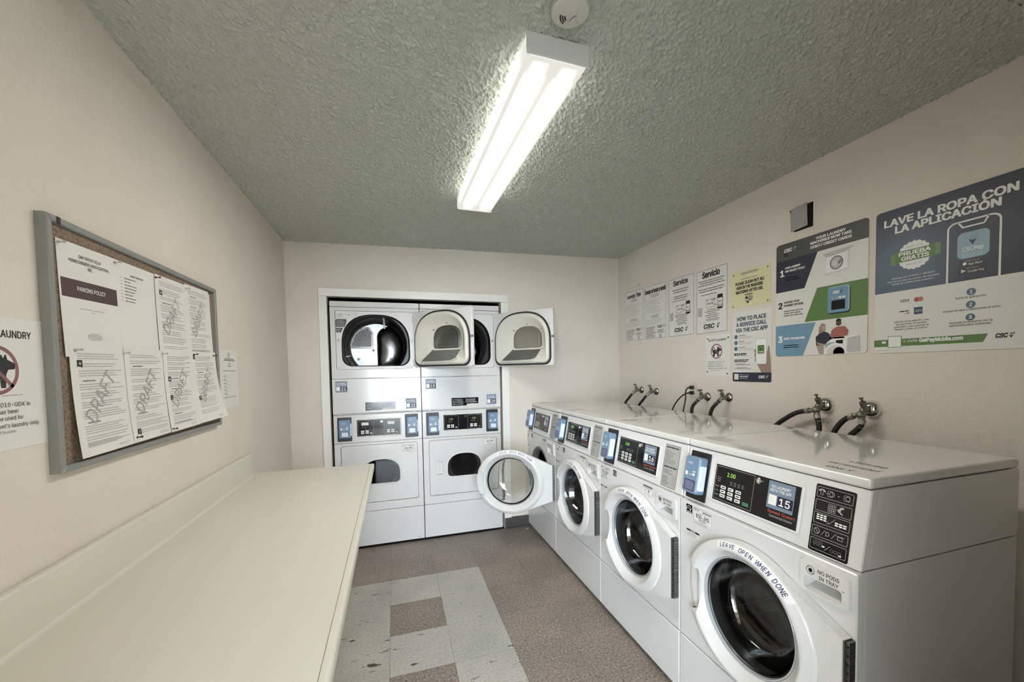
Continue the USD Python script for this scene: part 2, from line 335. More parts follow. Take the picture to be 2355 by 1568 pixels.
for ci in range(-3, 5):
    for ri in range(-2, 11):
        x0, y1 = TX + ci * P12, TY - ri * P12
        a, b, c, d = max(x0, XL + .002), min(x0 + P12, 1.19), max(y1 - P12, YF), min(y1, YB + 0.01)
        if b - a < 0.01 or d - c < 0.01: continue
        light = ri >= 0 and ci in (-1, 0, 1) and not (ci == 0 and ri % 2 == 1)
        mat = (LTC if ci == -1 else LTT[(ci + ri) % 2]) if light else DKT[(ci * 3 + ri) % 2]
        g = 0.0005; z = rnd.uniform(-0.0003, 0.0002)
        t = slab(rr(a + g, c + g, b - g, d - g), -0.0025, z, 0.0005)
        MB().add(t).build('tile', mat, fl, False)
# door casing round the dryer opening, vinyl cove base
def casing(x0, x1, z0, z1): return rbox(x0, x1, YB - 0.016, YB + 0.006, z0, z1, 0.003, 8)
struct('trim_1', casing(-0.5355, OL + 0.004, 0.10, 2.0215), TRIMW)
struct('trim_2', casing(0.916, 0.982, 0.10, 2.0215), TRIMW)
struct('trim_3', casing(-0.5355, 0.982, 2.0225, 2.086), TRIMW)
COVE = M('cove_base_vinyl', (0.055, 0.05, 0.047), 0.5)
bb = MB().add(rbox(0.945, 1.60, YB - 0.006, YB + 0.004, 0.0, 0.103, 0.002, 8)).add(rbox(0.945, 1.60, YB - 0.016, YB + 0.004, 0.0, 0.012, 0.004, 8)).add(rbox(0.923, 0.949, YB - 0.006, YB + 0.09, 0.0, 0.103, 0.002, 8))
struct('baseboard_back', bb, COVE)
struct('baseboard_left', rbox(XL - 0.004, XL + 0.006, YF, YB, 0.0, 0.103, 0.002, 8), COVE)
# unseen dark door leaf, added to cut bounce light on the nearest washer
da = math.radians(8.5)
dfn = lambda P: np.stack([DR + .006 + P[:, 0] * math.cos(da) - P[:, 1] * math.sin(da), YF + .012 + P[:, 0] * math.sin(da) + P[:, 1] * math.cos(da), P[:, 2]], 1)
d1 = MB().add(rbox(0.0, 0.90, 0.0, 0.042, 0.012, 2.025, 0.003, 8), dfn).build('door_1', M('door_dark_brown', (0.045, 0.036, 0.030), 0.5), None, 30, kind='structure')
MB().add(rbox(0.82, 0.845, 0.042, 0.095, 0.99, 1.02, 0.006, 8), dfn).add(rbox(0.72, 0.845, 0.080, 0.095, 0.995, 1.015, 0.006, 8), dfn).build('door_handle', GREYM, d1, 30)
# outside the doorway: a concrete walk
struct('pavement', box(-6, 6, -9, YF - T, -0.12, -0.03), M('concrete_walk', (0.36, 0.35, 0.33), 0.9))
struct('wall_outside', MB().add(box(-6, XL - T, YF - T, YF - T + 0.1, -0.05, 2.7)).add(box(XR + T, 6, YF - T, YF - T + 0.1, -0.05, 2.7)).add(box(-6, 6, YF - T - 3.2, YB + 0.98, 2.62, 2.74)).add(box(-6, 6, YB + 0.95, YB + 1.0, -0.05, 2.7)), WALL)  # roof overhang lengthened out of view to hold back steep sky light

struct('wall_breezeway', MB().add(box(0.80, 0.92, -4.6, YF - T, -0.05, 2.62)).add(box(-4.2, -4.08, -4.6, YF - T, -0.05, 2.62)), WALL)  # unseen side walls added outside to narrow the daylight entering the doorway

# ------------------------------------------------------------------ ceiling light: wraparound fluorescent fixture
LX, LY, LZ = 0.5045, 1.8015, 2.4475
LW, LL, LD = 0.210, 1.236, 0.0635
fx = thing('ceiling_light', 'white wraparound fluorescent light fixture glowing on the popcorn ceiling', 'light', (LX, LY, LZ), 1.11)
PAN = M('fixture_white_metal', (0.68, 0.68, 0.65), 0.45)
MB().add(box(-0.085, 0.085, -LL / 2 + .004, LL / 2 - .004, -0.026, 0.012)).build('housing', PAN, fx, False)
cap = rr(-LW / 2, -LD, LW / 2, 0.001, 0.004)
for s in (-1, 1):
    e = MB().add(slab(cap, 0, 0.006 if s < 0 else 0.004, 0.001), lambda P, s=s: np.stack([P[:, 0] * (1 if s < 0 else -1), s * (LL / 2 - 0.004 + P[:, 2]), P[:, 1]], 1))
    e.build('end_cap', PAN if s < 0 else M('end_cap_white', (0.8, 0.8, 0.78), 0.4), fx, 20)
n = {'t': ('texture_coordinate', {}), 's': ('separate_xyz', {}), 'ab': ('math', {'math_type': 'absolute'}), 'sc': ('math', {'math_type': 'multiply', 'value2': 1 / 0.107}),
     'r': ('rgb_ramp', {'ramp': [(0, (0.0, 0.0, 0.0)), (0.10, (0.004, 0.004, 0.004)), (0.18, (0.03, 0.03, 0.03)), (0.30, (1, 1, 1)), (0.60, (1, 1, 1)), (0.74, (0.03, 0.03, 0.03)), (0.84, (0.0, 0.0, 0.0)), (0.93, (0.0, 0.0, 0.0)), (0.97, (0.06, 0.06, 0.06)), (1.0, (0.06, 0.06, 0.06))]}),
     'ay': ('math', {'math_type': 'absolute'}), 'yr': ('rgb_ramp', {'ramp': [(0, (1, 1, 1)), (0.48, (1, 1, 1)), (0.55, (0.04, 0.04, 0.04)), (0.60, (0.0, 0.0, 0.0)), (1.0, (0.0, 0.0, 0.0))]}), 'ym': ('mix_color', {'blend_type': 'multiply', 'fac': 1.0}),
     'fl': ('mix_color', {'blend_type': 'add', 'fac': 1.0, 'b': (0.0125, 0.0122, 0.0112), 'use_clamp': False}),
     'w': ('wave_texture', {'wave_type': 'bands', 'bands_direction': 'diagonal', 'scale': 110.0}), 'wr': ('rgb_ramp', {'ramp': [(0, (0.88, 0.88, 0.86)), (1, (1, 1, 1))]}),
     'tint': ('mix_color', {'blend_type': 'multiply', 'fac': 1.0, 'a': (1.0, 0.968, 0.905)}), 'tint2': ('mix_color', {'blend_type': 'multiply', 'fac': 1.0}),
     'e': ('emission', {'strength': 21.0}), 'gl': ('glossy_bsdf', {'color': (0.04, 0.04, 0.04), 'roughness': 0.15}), 'ad': ('add_closure', {})}
l = [('t.object', 's.vector'), ('s.x', 'ab.value1'), ('ab.value', 'sc.value1'), ('sc.value', 'r.fac'), ('t.object', 'w.vector'), ('w.fac', 'wr.fac'), ('r.color', 'tint.b'),
     ('s.y', 'ay.value1'), ('ay.value', 'yr.fac'), ('tint.result', 'ym.a'), ('yr.color', 'ym.b'), ('ym.result', 'fl.a'), ('fl.result', 'tint2.a'), ('wr.color', 'tint2.b'), ('tint2.result', 'e.color'), ('e.emission', 'ad.closure1'), ('gl.BSDF', 'ad.closure2')]
LENS = usdkit.material(stage, '/World/Looks/lamp_lens', n, l, surface='ad.closure')
hw = LW / 2 - 0.002
pf = [(-hw, -0.004), (-hw, -0.045)] + [(-hw + 0.014 * (1 - math.cos(a)), -0.045 - 0.020 * math.sin(a)) for a in np.linspace(0, math.pi / 2, 7)[1:]]
pf = pf + [(x, -0.065) for x in np.linspace(-hw + 0.014, hw - 0.014, 9)[1:-1]] + [(-x, z) for x, z in pf[::-1]]
pf = np.array(pf); k = len(pf); y0, y1 = -LL / 2 + 0.003, LL / 2 - 0.003
V = np.vstack([np.c_[pf[:, 0], np.full(k, y0), pf[:, 1]], np.c_[pf[:, 0], np.full(k, y1), pf[:, 1]]])
Fq = np.array([(i, i + 1, k + i + 1, k + i) for i in range(k - 1)])
MB().add((V, np.vstack([Fq[:, [0, 1, 2]], Fq[:, [0, 2, 3]]]))).build('diffuser', LENS, fx, 40, label='glowing ribbed acrylic lens')
# smoke detector
SX, SY = 0.500, 1.063
sd = thing('smoke_detector', 'round off-white smoke detector on the ceiling by the light fixture', 'smoke detector', (SX, SY, float(ceil_z(SX))))
SDW = M('smoke_detector_plastic', (0.55, 0.55, 0.49), 0.5)
down = lambda P: np.stack([P[:, 0], P[:, 1], -P[:, 2]], 1)
MB().add(lathe([(0.0, 0.0), (0.050, 0.0), (0.050, 0.008)], 48), down).build('mounting_base', SDW, sd, 30)
MB().add(lathe([(0.049, 0.007), (0.0545, 0.010), (0.0555, 0.024), (0.053, 0.031), (0.047, 0.0345), (0.0, 0.0365)], 56), down).build('cover', SDW, sd, 30)
sl = Print(0.0003)
for i, rad in enumerate((0.019, 0.0255, 0.032)):
    a = np.radians(np.linspace(162 + 4 * i, 128 - 6 * i, 9)); sl.poly('vent_slot', BLACK, LineString([(rad * math.cos(t) + 0.006, rad * math.sin(t) + .004) for t in a]).buffer(0.0021), 1)
a = np.radians(np.linspace(190, 218, 9)); sl.poly('vent_slot', BLACK, LineString([(0.05 * math.cos(t) + 0.055, 0.05 * math.sin(t) + 0.028) for t in a]).buffer(0.0009), 1)
sl.line('seam', INKG, [(0.012, 0.004), (0.018, 0.001), (0.012, -0.045)], 0.0007, 1); sl.line('seam', INKG, [(0.018, 0.001), (0.026, 0.018), (0.045, 0.027)], 0.0006, 1)
sl.build(sd, lambda P: np.stack([P[:, 0], -P[:, 1] * -1, -0.0368 + 0.0025 * (np.hypot(P[:, 0], P[:, 1]) / 0.047) ** 2 - P[:, 2]], 1))
# ------------------------------------------------------------------ stacked dryers in the back wall
YD, DX = 3.4588, (-0.462, 0.2215)
D_W, D_H = 0.680, 1.990
def dome(x0, x1, zb, zt, rtop, rbot):
    """The D-shaped opening: round top, softly cornered flat bottom."""
    w = (x1 - x0) / 2; cx = (x0 + x1) / 2; pts = []
    for a in np.linspace(0, math.pi, 29): pts.append((cx + w * np.sign(math.cos(a)) * abs(math.cos(a)) ** 0.80, (zt - rtop) + rtop * abs(math.sin(a)) ** 0.86))
    pts += [(x0, zb), (x1, zb)]
    return Polygon(pts).buffer(-rbot).buffer(rbot, quad_segs=6)
def app_sticker(P, x0, z0, x1, z1, num, dz=1):
    """Blue pay-by-app sticker with the machine's number; the code's square stays blank."""
    w, h = x1 - x0, z1 - z0
    P.rect('app_sticker', STICKB, (x0, z0), (x1, z1), dz, 0.003)
    P.text('sticker_text', WHITE, 'DO LAUNDRY', (x0 + w * .12, z1 - h * .24), (x0 + w * .84, z1 - h * .24), h * .10, dz + 1)
    P.text('sticker_text', WHITE, 'WITH THE APP', (x0 + w * .08, z1 - h * .38), (x0 + w * .88, z1 - h * .38), h * .10, dz + 1)
    P.rect('number_panel', NAVY, (x0 + w * .40, z0 + h * .13), (x1 - w * .03, z0 + h * .50), dz + 1, 0.001)
    P.rect('code_square', WHITE, (x0 + w * .06, z0 + h * .13), (x0 + w * .37, z0 + h * .50), dz + 1, 0.001)
    P.text('number', WHITE, num, (x0 + w * .47, z0 + h * .18), (x0 + w * .88, z0 + h * .18), h * .26, dz + 2)
def card_reader(parent, fn, cx, cz, plate, sy=1.0, side=1):
    """Blue card reader on its black plate."""
    x0, z0, x1, z1 = plate
    pl = MB().add(slab(rr(x0, z0, x1, z1, 0.006), 0, 0.0025, 0.0008), fn).build('reader_plate', BLACK, parent, 30)
    w, h, d = 0.0425, 0.0725, 0.040
    prof = rr(cx - w, cz - h, cx + w, cz + h, 0.010)
    rd = MB().add(slab(prof, 0.002, d, 0.006), fn).build('card_reader', READER, parent, 35, label='blue payment card reader')
    sidebox = rbox(cx + w - 0.012, cx + w + 0.006, cz - h + 0.016, cz + h - 0.030, 0.006, 0.036, 0.004, 8)
    MB().add(sidebox, fn).build('card_slot', READER2, rd, 35)
    P = Print(); P.step = 0.0002
    off = d / P.step
    P.rect('screen_bezel', NAVY, (cx - w + .014, cz - h + .010), (cx + w - .013, cz - h + .052), off + 1, .004)
    P.rect('screen', LCD if side else READER2, (cx - w + .018, cz - h + .013), (cx + w - .017, cz - h + .049), off + 2, .002)
    P.text('print', WHITE, 'CSC', (cx - .020, cz + h - .030), (cx + .004, cz + h - .030), .007, off + 1)
    P.rect('print', WHITE, (cx - .030, cz - .005), (cx - .016, cz + .010), off + 1, .002)
    P.rect('print', INKL, (cx - .010, cz - .003), (cx + .003, cz + .004), off + 1, .001)
    P.rect('print', WHITE, (cx + .008, cz - .002), (cx + .024, cz + .007), off + 1, .001)
    P.rect('print', WHITE, (cx + .010, cz + .012), (cx + .026, cz + .016), off + 1, .001)
    P.build(rd, fn)
BEIGE = M('door_liner_beige', (0.66, 0.64, 0.56), 0.4)
MESHM = metal_tex('lint_mesh', (0.20, 0.19, 0.17), (0.30, 0.285, 0.26), 60, 0.5)
HINGE = M('hinge_steel', (0.16, 0.16, 0.155), 0.35, 0.85)
def upper_door(t, open_deg):
    """The open upper door: built in its own (a, z, n) frame, a = distance from the hinge, n towards the drum side shown to the room."""
    a = math.radians(open_deg); d = np.array([math.cos(a), -math.sin(a)]); nn = np.array([-math.sin(a), -math.cos(a)])
    h = np.array([0.630, -0.004])
    def fn(P):
        q = h + np.outer(P[:, 0], d) + np.outer(P[:, 2], nn); return np.stack([q[:, 0], q[:, 1], P[:, 1]], 1)
    outline = rr(0.0, 1.459, 0.592, 1.918, 0.016)
    win = dome(0.197, 0.480, 1.607, 1.790, 0.110, 0.025)
    gas_o, gas_i = dome(0.014, 0.574, 1.466, 1.911, 0.250, 0.060), dome(0.026, 0.562, 1.478, 1.900, 0.240, 0.055)
    door = MB().add(slab(outline.difference(gas_i.buffer(-0.004)), -0.024, 0.0, 0.004), fn)
    skin = extr(rr(0.004, 1.463, 0.588, 1.914, 0.014).difference(win), -0.026, -0.0235); door.add(skin, fn)
    dr = door.build('upper_door', ENAMEL, t, 30, label='white dryer door swung open')
    MB().add(slab(gas_o.difference(gas_i), -0.001, 0.007, 0.002), fn).build('door_gasket', RUBBER, dr, 30)
    # raised liner: a rim that rises from the gasket, rounds over and slopes in to the window
    def ring_pts(g, n=96):
        L = g.exterior; return np.array([L.interpolate(s, normalized=True).coords[0] for s in np.linspace(0, 1, n, endpoint=False)])
    def aligned(g, n=96):
        c = np.array([0.30, 1.66]); P = []
        for th in np.linspace(0, 2 * math.pi, n, endpoint=False):
            ray = LineString([c, c + 2 * np.array([math.cos(th), math.sin(th)])]); X = g.exterior.intersection(ray); X = X.geoms[0] if hasattr(X, 'geoms') else X
            P.append(X.coords[0])
        return np.array(P)
    g1 = gas_i.buffer(-0.002); rings = [(g1, -0.004), (g1, 0.012), (g1.buffer(-0.006), 0.022), (g1.buffer(-0.014), 0.026), (g1.buffer(-0.024), 0.026)]
    A0, B0 = aligned(g1.buffer(-0.024)), aligned(win.buffer(0.012))
    P3 = [np.c_[aligned(g), np.full(96, nz)] for g, nz in rings] + [np.c_[A0 * (1 - s) + B0 * s, np.full(96, 0.026 - 0.042 * s)] for s in (0.25, 0.5, 0.75, 1.0)] + [np.c_[aligned(win), np.full(96, -0.019)]]
    V = np.vstack(P3); Fs = []
    for i in range(len(P3) - 1):
        for j in range(96):
            p, q = i * 96 + j, i * 96 + (j + 1) % 96; Fs += [(p, q, q + 96), (p, q + 96, p + 96)]
    lin_ = MB().add((V, np.array(Fs)), fn).build('door_liner', BEIGE, dr, 40, label='beige dished door liner')
    MB().add(extr(win.buffer(0.004), -0.0225, -0.0195), fn).build('window', GLASSU, dr, False)
    # lint screen on the lower slope
    ls = np.array([(0.185, 1.592), (0.470, 1.592), (0.430, 1.512), (0.100, 1.506)])
    nz = np.array([-0.012, -0.012, 0.024, 0.024]); V = np.c_[ls, nz + 0.004]
    mesh_ = MB().add((np.vstack([V, V + (0, 0.003, -0.006)]), np.array([(0, 1, 2), (0, 2, 3), (4, 6, 5), (4, 7, 6), (0, 4, 5), (0, 5, 1), (1, 5, 6), (1, 6, 2), (2, 6, 7), (2, 7, 3), (3, 7, 4), (3, 4, 0)])), fn)
    lint = mesh_.build('lint_screen', MESHM, dr, False)
    wires = MB()
    for s in np.linspace(0.03, 0.97, 26):
        p, q = V[0] * (1 - s) + V[1] * s, V[3] * (1 - s) + V[2] * s; wires.add(tube([p + (0, 0, .001), q + (0, 0, .001)], 0.0011, 4, False), fn)
    for s in np.linspace(0.05, 0.95, 9):
        p, q = V[0] * (1 - s) + V[3] * s, V[1] * (1 - s) + V[2] * s; wires.add(tube([p + (0, 0, .001), q + (0, 0, .001)], 0.0011, 4, False), fn)
    wires.build('wire_grid', GREYM, lint, 30)
    lip = MB().add(tube(spline([(0.10, 1.503, .030), (0.18, 1.500, .032), (0.30, 1.500, .033), (0.40, 1.506, .031), (0.455, 1.530, .022)], 20), 0.006, 8), fn); lip.build('lint_tray_lip', BEIGE, dr, 40)
    sc = MB()
    for x, z in ((0.337, 1.806), (0.205, 1.760), (0.470, 1.760), (0.196, 1.596), (0.482, 1.598)): sc.add(lathe([(0.0055, -0.016), (0.005, -0.008), (0.0, -0.007)], 12, (x, z)), fn)
    sc.build('screw', GREYM, dr, 30)
    MB().add(rbox(0.583, 0.597, 1.683, 1.700, -0.012, 0.010, 0.002, 8), fn).add(tube([fnp for fnp in np.array([(0.590, 1.691, 0.008), (0.590, 1.691, 0.020)])], 0.004, 8), fn).build('latch', GREYM, dr, 30)
    hg = MB()
    for z in (1.50, 1.86): hg.add(rbox(-0.006, 0.010, z - 0.028, z + 0.028, -0.020, 0.004, 0.003, 8), fn)
    hg.build('hinge', ENAMEL, dr, 30)
def make_dryer(i, label, open_deg, numL, posL, numR, posR, warn, plates, disp, stick, model, lit, gloss_top):
    x0 = DX[i]; t = thing('stacked_dryer', label, 'dryer', (x0, YD, 0), 0, 'stacked dryers in the back wall')
    fn = front(0.0)
    # cabinet: hollow where the drums are
    body = box(0.001, D_W - 0.001, 0.018, 0.72, 0.016, D_H - 0.004)
    op = dome(0.080, 0.600, 1.476, 1.892, 0.240, 0.075)
    cyl = m3.Manifold.cylinder(0.70, 0.278, 0.278, 64).rotate((-90, 0, 0))
    opm = MB().add(extr(op.buffer(0.012), -0.075, 0.05), fn)
    body = body - cyl.translate((0.325, -0.1, 1.648)) - man(trimesh.Trimesh(opm.v[0], opm.f[0], process=False))
    MB().add(body).build('cabinet', ENAMEL, t, False)
    MB().add(slab(op.buffer(0.011).difference(Point(0.325, 1.648).buffer(0.2555, quad_segs=18)), -0.074, -0.068, 0.0005), fn).build('drum_bulkhead', BLACK, t, False)
    # upper front: frame plate + the shallow door recess with the drum opening
    outer = rr(0.001, 1.381, D_W - .001, 1.9435, 0.004); rec = rr(0.038, 1.452, 0.630, 1.917, 0.016)
    MB().add(slab(outer.difference(rec), -0.020, 0.0, 0.002), fn).build('upper_front', ENAMEL, t, 30)
    MB().add(slab(rr(0.0395, 1.4535, 0.6285, 1.9155, 0.015).difference(op), -0.020, -0.004, 0.0015), fn).build('door_frame', ENAMEL2, t, 30)
    rim = MB(); c = np.array([p for p in op.exterior.coords[:-1]])
    ci = np.array([p for p in affinity.scale(op, 0.965, 0.965).exterior.coords[:-1]]); k = len(c)
    V = np.vstack([np.c_[c, np.full(k, -0.004)], np.c_[c * .5 + ci * .5, np.full(k, -0.012)], np.c_[ci, np.full(k, -0.045)]])
    Fs = [f for r in (0, 1) for j in range(k) for f in ((r * k + j, r * k + (j + 1) % k, (r + 1) * k + (j + 1) % k), (r * k + j, (r + 1) * k + (j + 1) % k, (r + 1) * k + j))]
    rim.add((V, np.array(Fs)), fn).build('opening_rim', BLACK, t, 40)
    MB().add(slab(rr(0.001, 1.9465, D_W - .001, D_H, 0.006), -0.60, 0.004, 0.003), fn).build('top_panel', ENAMEL, t, 30)
    # upper drum
    sc = lambda x, z, dep=0.52: ((x0 + x) * (YD + dep) / YD - x0, 1.430 + (z - 1.430) * (YD + dep) / YD)
    dcx, dcz = 0.300, 1.632
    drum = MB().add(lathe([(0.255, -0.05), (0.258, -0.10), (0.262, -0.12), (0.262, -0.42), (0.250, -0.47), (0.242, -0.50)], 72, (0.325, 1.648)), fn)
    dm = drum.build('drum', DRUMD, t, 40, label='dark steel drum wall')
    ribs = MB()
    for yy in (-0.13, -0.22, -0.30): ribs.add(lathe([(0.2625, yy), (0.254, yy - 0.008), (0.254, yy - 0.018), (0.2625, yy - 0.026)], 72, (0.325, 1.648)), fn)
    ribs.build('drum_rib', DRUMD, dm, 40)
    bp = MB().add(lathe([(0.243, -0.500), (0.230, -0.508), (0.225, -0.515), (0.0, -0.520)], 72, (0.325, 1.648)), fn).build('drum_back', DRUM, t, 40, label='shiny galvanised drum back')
    vp = [sc(0.150, 1.626), sc(0.306, 1.626), sc(0.310, 1.745), sc(0.285, 1.781), sc(0.262, 1.783), sc(0.220, 1.765), sc(0.185, 1.732), sc(0.163, 1.690), sc(0.150, 1.650)]
    vg = Polygon(vp).buffer(-0.012).buffer(0.012)
    MB().add(slab(vg.buffer(0.008).difference(vg.buffer(-0.004)), -0.519, -0.508, 0.003), fn).build('heater_frame', BAFFLE, bp, 30)
    holes = MB(); minx, miny, maxx, maxy = vg.bounds; yy = miny + .006; r_i = 0
    hd = []
    while yy < maxy:
        xx = minx + (0.0065 if r_i % 2 else 0.0)
        while xx < maxx:
            if vg.buffer(-0.008).contains(Point(xx, yy)): hd.append((xx, yy))
            xx += 0.013
        yy += 0.0115; r_i += 1
    MB().add(extr(vg, -0.5185, -0.514), fn).build('heater_screen', GALV, bp, False)
    for h_ in hd: holes.add(flat(Point(h_).buffer(0.0041, quad_segs=2), -0.5135), fn)
    holes.build('heater_hole', DARK, bp, False)
    bx0, bx1, bt = sc(0.345, 1.48)[0], sc(0.560, 1.48)[0], sc(0.4, 1.795)[1]
    bf = Polygon([(bx0, 1.40)] + [(bx0 + (bx1 - bx0) * (1 - math.cos(q)) / 2, bt - 0.10 + 0.10 * math.sin(q)) for q in np.linspace(0, math.pi, 15)] + [(bx1, 1.40)])
    bf = bf.intersection(Point(0.325, 1.648).buffer(0.236, quad_segs=24))
    V0 = np.array(bf.exterior.coords[:-1]); ctr = np.array([(bx0 + bx1) / 2, 1.60]); kk = len(V0)
    lay = [(1.0, -0.518), (0.985, -0.46), (0.90, -0.435), (0.70, -0.420), (0.40, -0.412)]
    V = np.vstack([np.c_[ctr + (V0 - ctr) * s, np.full(kk, nz)] for s, nz in lay] + [[[ctr[0], ctr[1], -0.410]]])
    Fs = [f for r in range(len(lay) - 1) for j in range(kk) for f in ((r * kk + j, r * kk + (j + 1) % kk, (r + 1) * kk + (j + 1) % kk), (r * kk + j, (r + 1) * kk + (j + 1) % kk, (r + 1) * kk + j))]
    Fs += [((len(lay) - 1) * kk + j, (len(lay) - 1) * kk + (j + 1) % kk, len(V) - 1) for j in range(kk)]
    MB().add((V, np.array(Fs)), fn).build('baffle', BAFFLE, bp, 50)
    bolt = MB()
    for x, z, nb in ((0.315, 1.604, -0.505), (0.203, 1.534, -0.505), (0.445, 1.535, -0.40)):
        q = sc(x, z, -nb); bolt.add(lathe([(0.013, nb - .012), (0.013, nb - .002), (0.010, nb)], 24, q), fn).add(lathe([(0.007, nb), (0.006, nb + .004), (0, nb + .004)], 6, q), fn)
    bolt.build('drum_bolt', BLACK, bp, 30)
    st = MB().add(slab(Polygon([(0.392, 1.800), (0.409, 1.800), (0.402, 1.893), (0.390, 1.893)]), -0.22, -0.215, 0.001), fn).add(slab(Polygon([(0.085, 1.556), (0.128, 1.566), (0.128, 1.572), (0.085, 1.568)]), -0.22, -0.215, 0.001), fn)
    st.build('drum_seal_strip', GALV, t, False)
    for zz in (0.058, 0.617): MB().add(rbox(zz - .006, zz + .006, 1.675, 1.692, 0.0, 0.008, 0.002, 6), lambda P: np.stack([P[:, 0], 0.004 - P[:, 2], P[:, 1]], 1)).build('door_catch', GREYM, t, 30)
    upper_door(t, open_deg)
    # middle access panel with its rolled lower lip
    prof = Polygon([(-0.020, 1.090), (-0.010, 1.090)] + [(-0.010 + 0.014 * math.sin(q), 1.110 - 0.018 * math.cos(q)) for q in np.linspace(0.15, math.pi / 2, 7)] + [(0.004, 1.376), (0.001, 1.3785), (-0.020, 1.3785)])
    ex = extr(prof, 0.0015, D_W - 0.0015)
    MB().add(ex, lambda P: np.stack([P[:, 2], -P[:, 0], P[:, 1]], 1)).build('access_panel', ENAMEL, t, 35)
    lk = MB()
    for x in (0.060, 0.621): lk.add(lathe([(0.011, 0.006), (0.011, 0.012), (0.009, 0.013), (0.0, 0.013)], 20, (x, 1.104)), fn)
    lock = lk.build('panel_lock', ENAMEL2, t, 30)
    lk2 = MB()
    for x in (0.060, 0.621): lk2.add(lathe([(0.0045, 0.0131), (0.004, 0.0145), (0, 0.0145)], 10, (x, 1.104)), fn)
    lk2.build('lock_screw', GREYM, lock, 30)
    S = Print(); S.step = 0.0003; o = 0.0045 / S.step
    app_sticker(S, *posL, numL, o); app_sticker(S, *posR, numR, o)
    wx0, wz0, wx1, wz1 = warn
    S.rect('warning_label', BLACKG, (wx0, wz0), (wx1, wz1), o)
    S.words('warning_text', INKL, wx0 + .006, wx0 + (wx1 - wx0) * .48, wz1 - .008, wz0 + .006, 7, 11 + i, h=.0028, lev=o + 1); S.words('warning_text', INKL, wx0 + (wx1 - wx0) * .52, wx1 - .006, wz1 - .008, wz0 + .022, 6, 17 + i, h=.0028, lev=o + 1)
    S.rect('warning_tag', PAPER, (wx0 + (wx1 - wx0) * .56, wz0 + .001), (wx1 - .001, wz0 + .015), o + 1); S.words('warning_tag_text', INKL, wx0 + (wx1 - wx0) * .58, wx1 - .02, wz0 + .012, wz0 + .004, 1, 3, h=.003, lev=o + 2)
    if i == 0:
        o2 = -0.0035 / S.step
        S.rect('rating_label', PAPER, (0.048, 1.860), (0.152, 1.907), o2); S.words('rating_text', INKG, 0.052, 0.100, 1.898, 1.866, 5, 5, lev=o2 + 1, h=.0022); S.poly('rating_text', INKG, [(0.112, 1.885), (0.120, 1.885), (0.116, 1.892)], o2 + 1); S.disc('rating_text', INKG, (0.139, 1.884), .005, o2 + 1)
        S.rect('model_stamp', INKL, (0.172, 1.889), (0.200, 1.902), o2); S.rect('model_stamp', ENAMEL2, (0.174, 1.891), (0.198, 1.900), o2 + .5)
        S.poly('caution_label', CHAR, [(0.041, 1.789), (0.106, 1.789), (0.122, 1.830), (0.120, 1.850), (0.050, 1.850), (0.041, 1.840)], o2); S.words('caution_text', INKL, 0.048, 0.108, 1.843, 1.796, 6, 4, lev=o2 + 1, h=.0025)
        S.poly('caution_label', CHAR, [(0.043, 1.745), (0.078, 1.745), (0.095, 1.782), (0.041, 1.782)], o2); S.words('caution_text', INKL, 0.047, 0.080, 1.777, 1.751, 4, 9, lev=o2 + 1, h=.0025)
    # control panel
    MB().add(slab(rr(0.001, 0.8655, D_W - .001, 1.0875, 0.004), -0.020, -0.002, 0.002), fn).build('control_panel', ENAMEL, t, 30)
    f2 = front(0.002)
    card_reader(t, f2, (plates[0][0] + plates[0][2]) / 2 + .004, 0.982, plates[0], side=0); card_reader(t, f2, (plates[1][0] + plates[1][2]) / 2 + .002, 0.986, plates[1], side=0)
    bx = disp
    MB().add(slab(rr(bx[0] - .012, bx[1] - .011, bx[2] + .012, bx[3] + .007, 0.005), 0, 0.004, 0.0015), f2).build('display_bezel', ENAMEL2, t, 30)
    dp = MB().add(slab(rr(*bx, 0.003), 0.002, 0.0052, 0.0008), f2).build('display', BLACKG, t, 30, label='black two-part dryer control display')
    Q = Print(); Q.step = 0.0003; o = 0.0053 / Q.step; w = bx[2] - bx[0]; zt, zb = bx[3], bx[1]
    for s, u0 in enumerate((bx[0] + .006, bx[0] + w * .615)):
        ww = w * .385 - .008
        g = Polygon([(u0, zb + .010), (u0, zt - .010)] + [(u0 + ww * q, zt - .010 + .006 * math.sin(math.pi * q)) for q in np.linspace(0, 1, 9)] + [(u0 + ww, zb + .010)] + [(u0 + ww * q, zb + .010 - .006 * math.sin(math.pi * q)) for q in np.linspace(1, 0, 9)[1:-1]])
        Q.poly('display_outline', INKL, g.difference(g.buffer(-.0014)), o)
        if lit:
            Q.text('digits', LEDY, '1.75', (u0 + .040, zt - .045), (u0 + .070, zt - .045), .016, o + 1, False)
        else:
            Q.rect('screen', ENAMEL2, (u0 + .028, zt - .044), (u0 + .082, zt - .020), o + 1, .004)
        for q in range(2): Q.poly('indicator', INKG, [(u0 + .032 + .020 * q, zt - .062), (u0 + .044 + .020 * q, zt - .062), (u0 + .038 + .020 * q, zt - .052)], o + 1)
        for r_ in range(2):
            for q in range(2): Q.rect('button', PAPER, (u0 + .022 + .034 * q, zb + .020 + .015 * r_), (u0 + .048 + .034 * q, zb + .031 + .015 * r_), o + 1, .003)
        Q.rect('start_button', GREEN if lit and s else PAPER, (u0 + ww - .028, zb + .018), (u0 + ww - .012, zb + .026), o + 1, .002)
    Q.build(dp, f2); 
    MB().add(lathe([(0.010, 0.005), (0.010, 0.009), (0.0085, 0.010), (0, 0.010)], 20, (bx[0] + w * .565, zt - .018)), f2).build('display_lock', CHROME, dp, 30)
    S.build(t, fn)
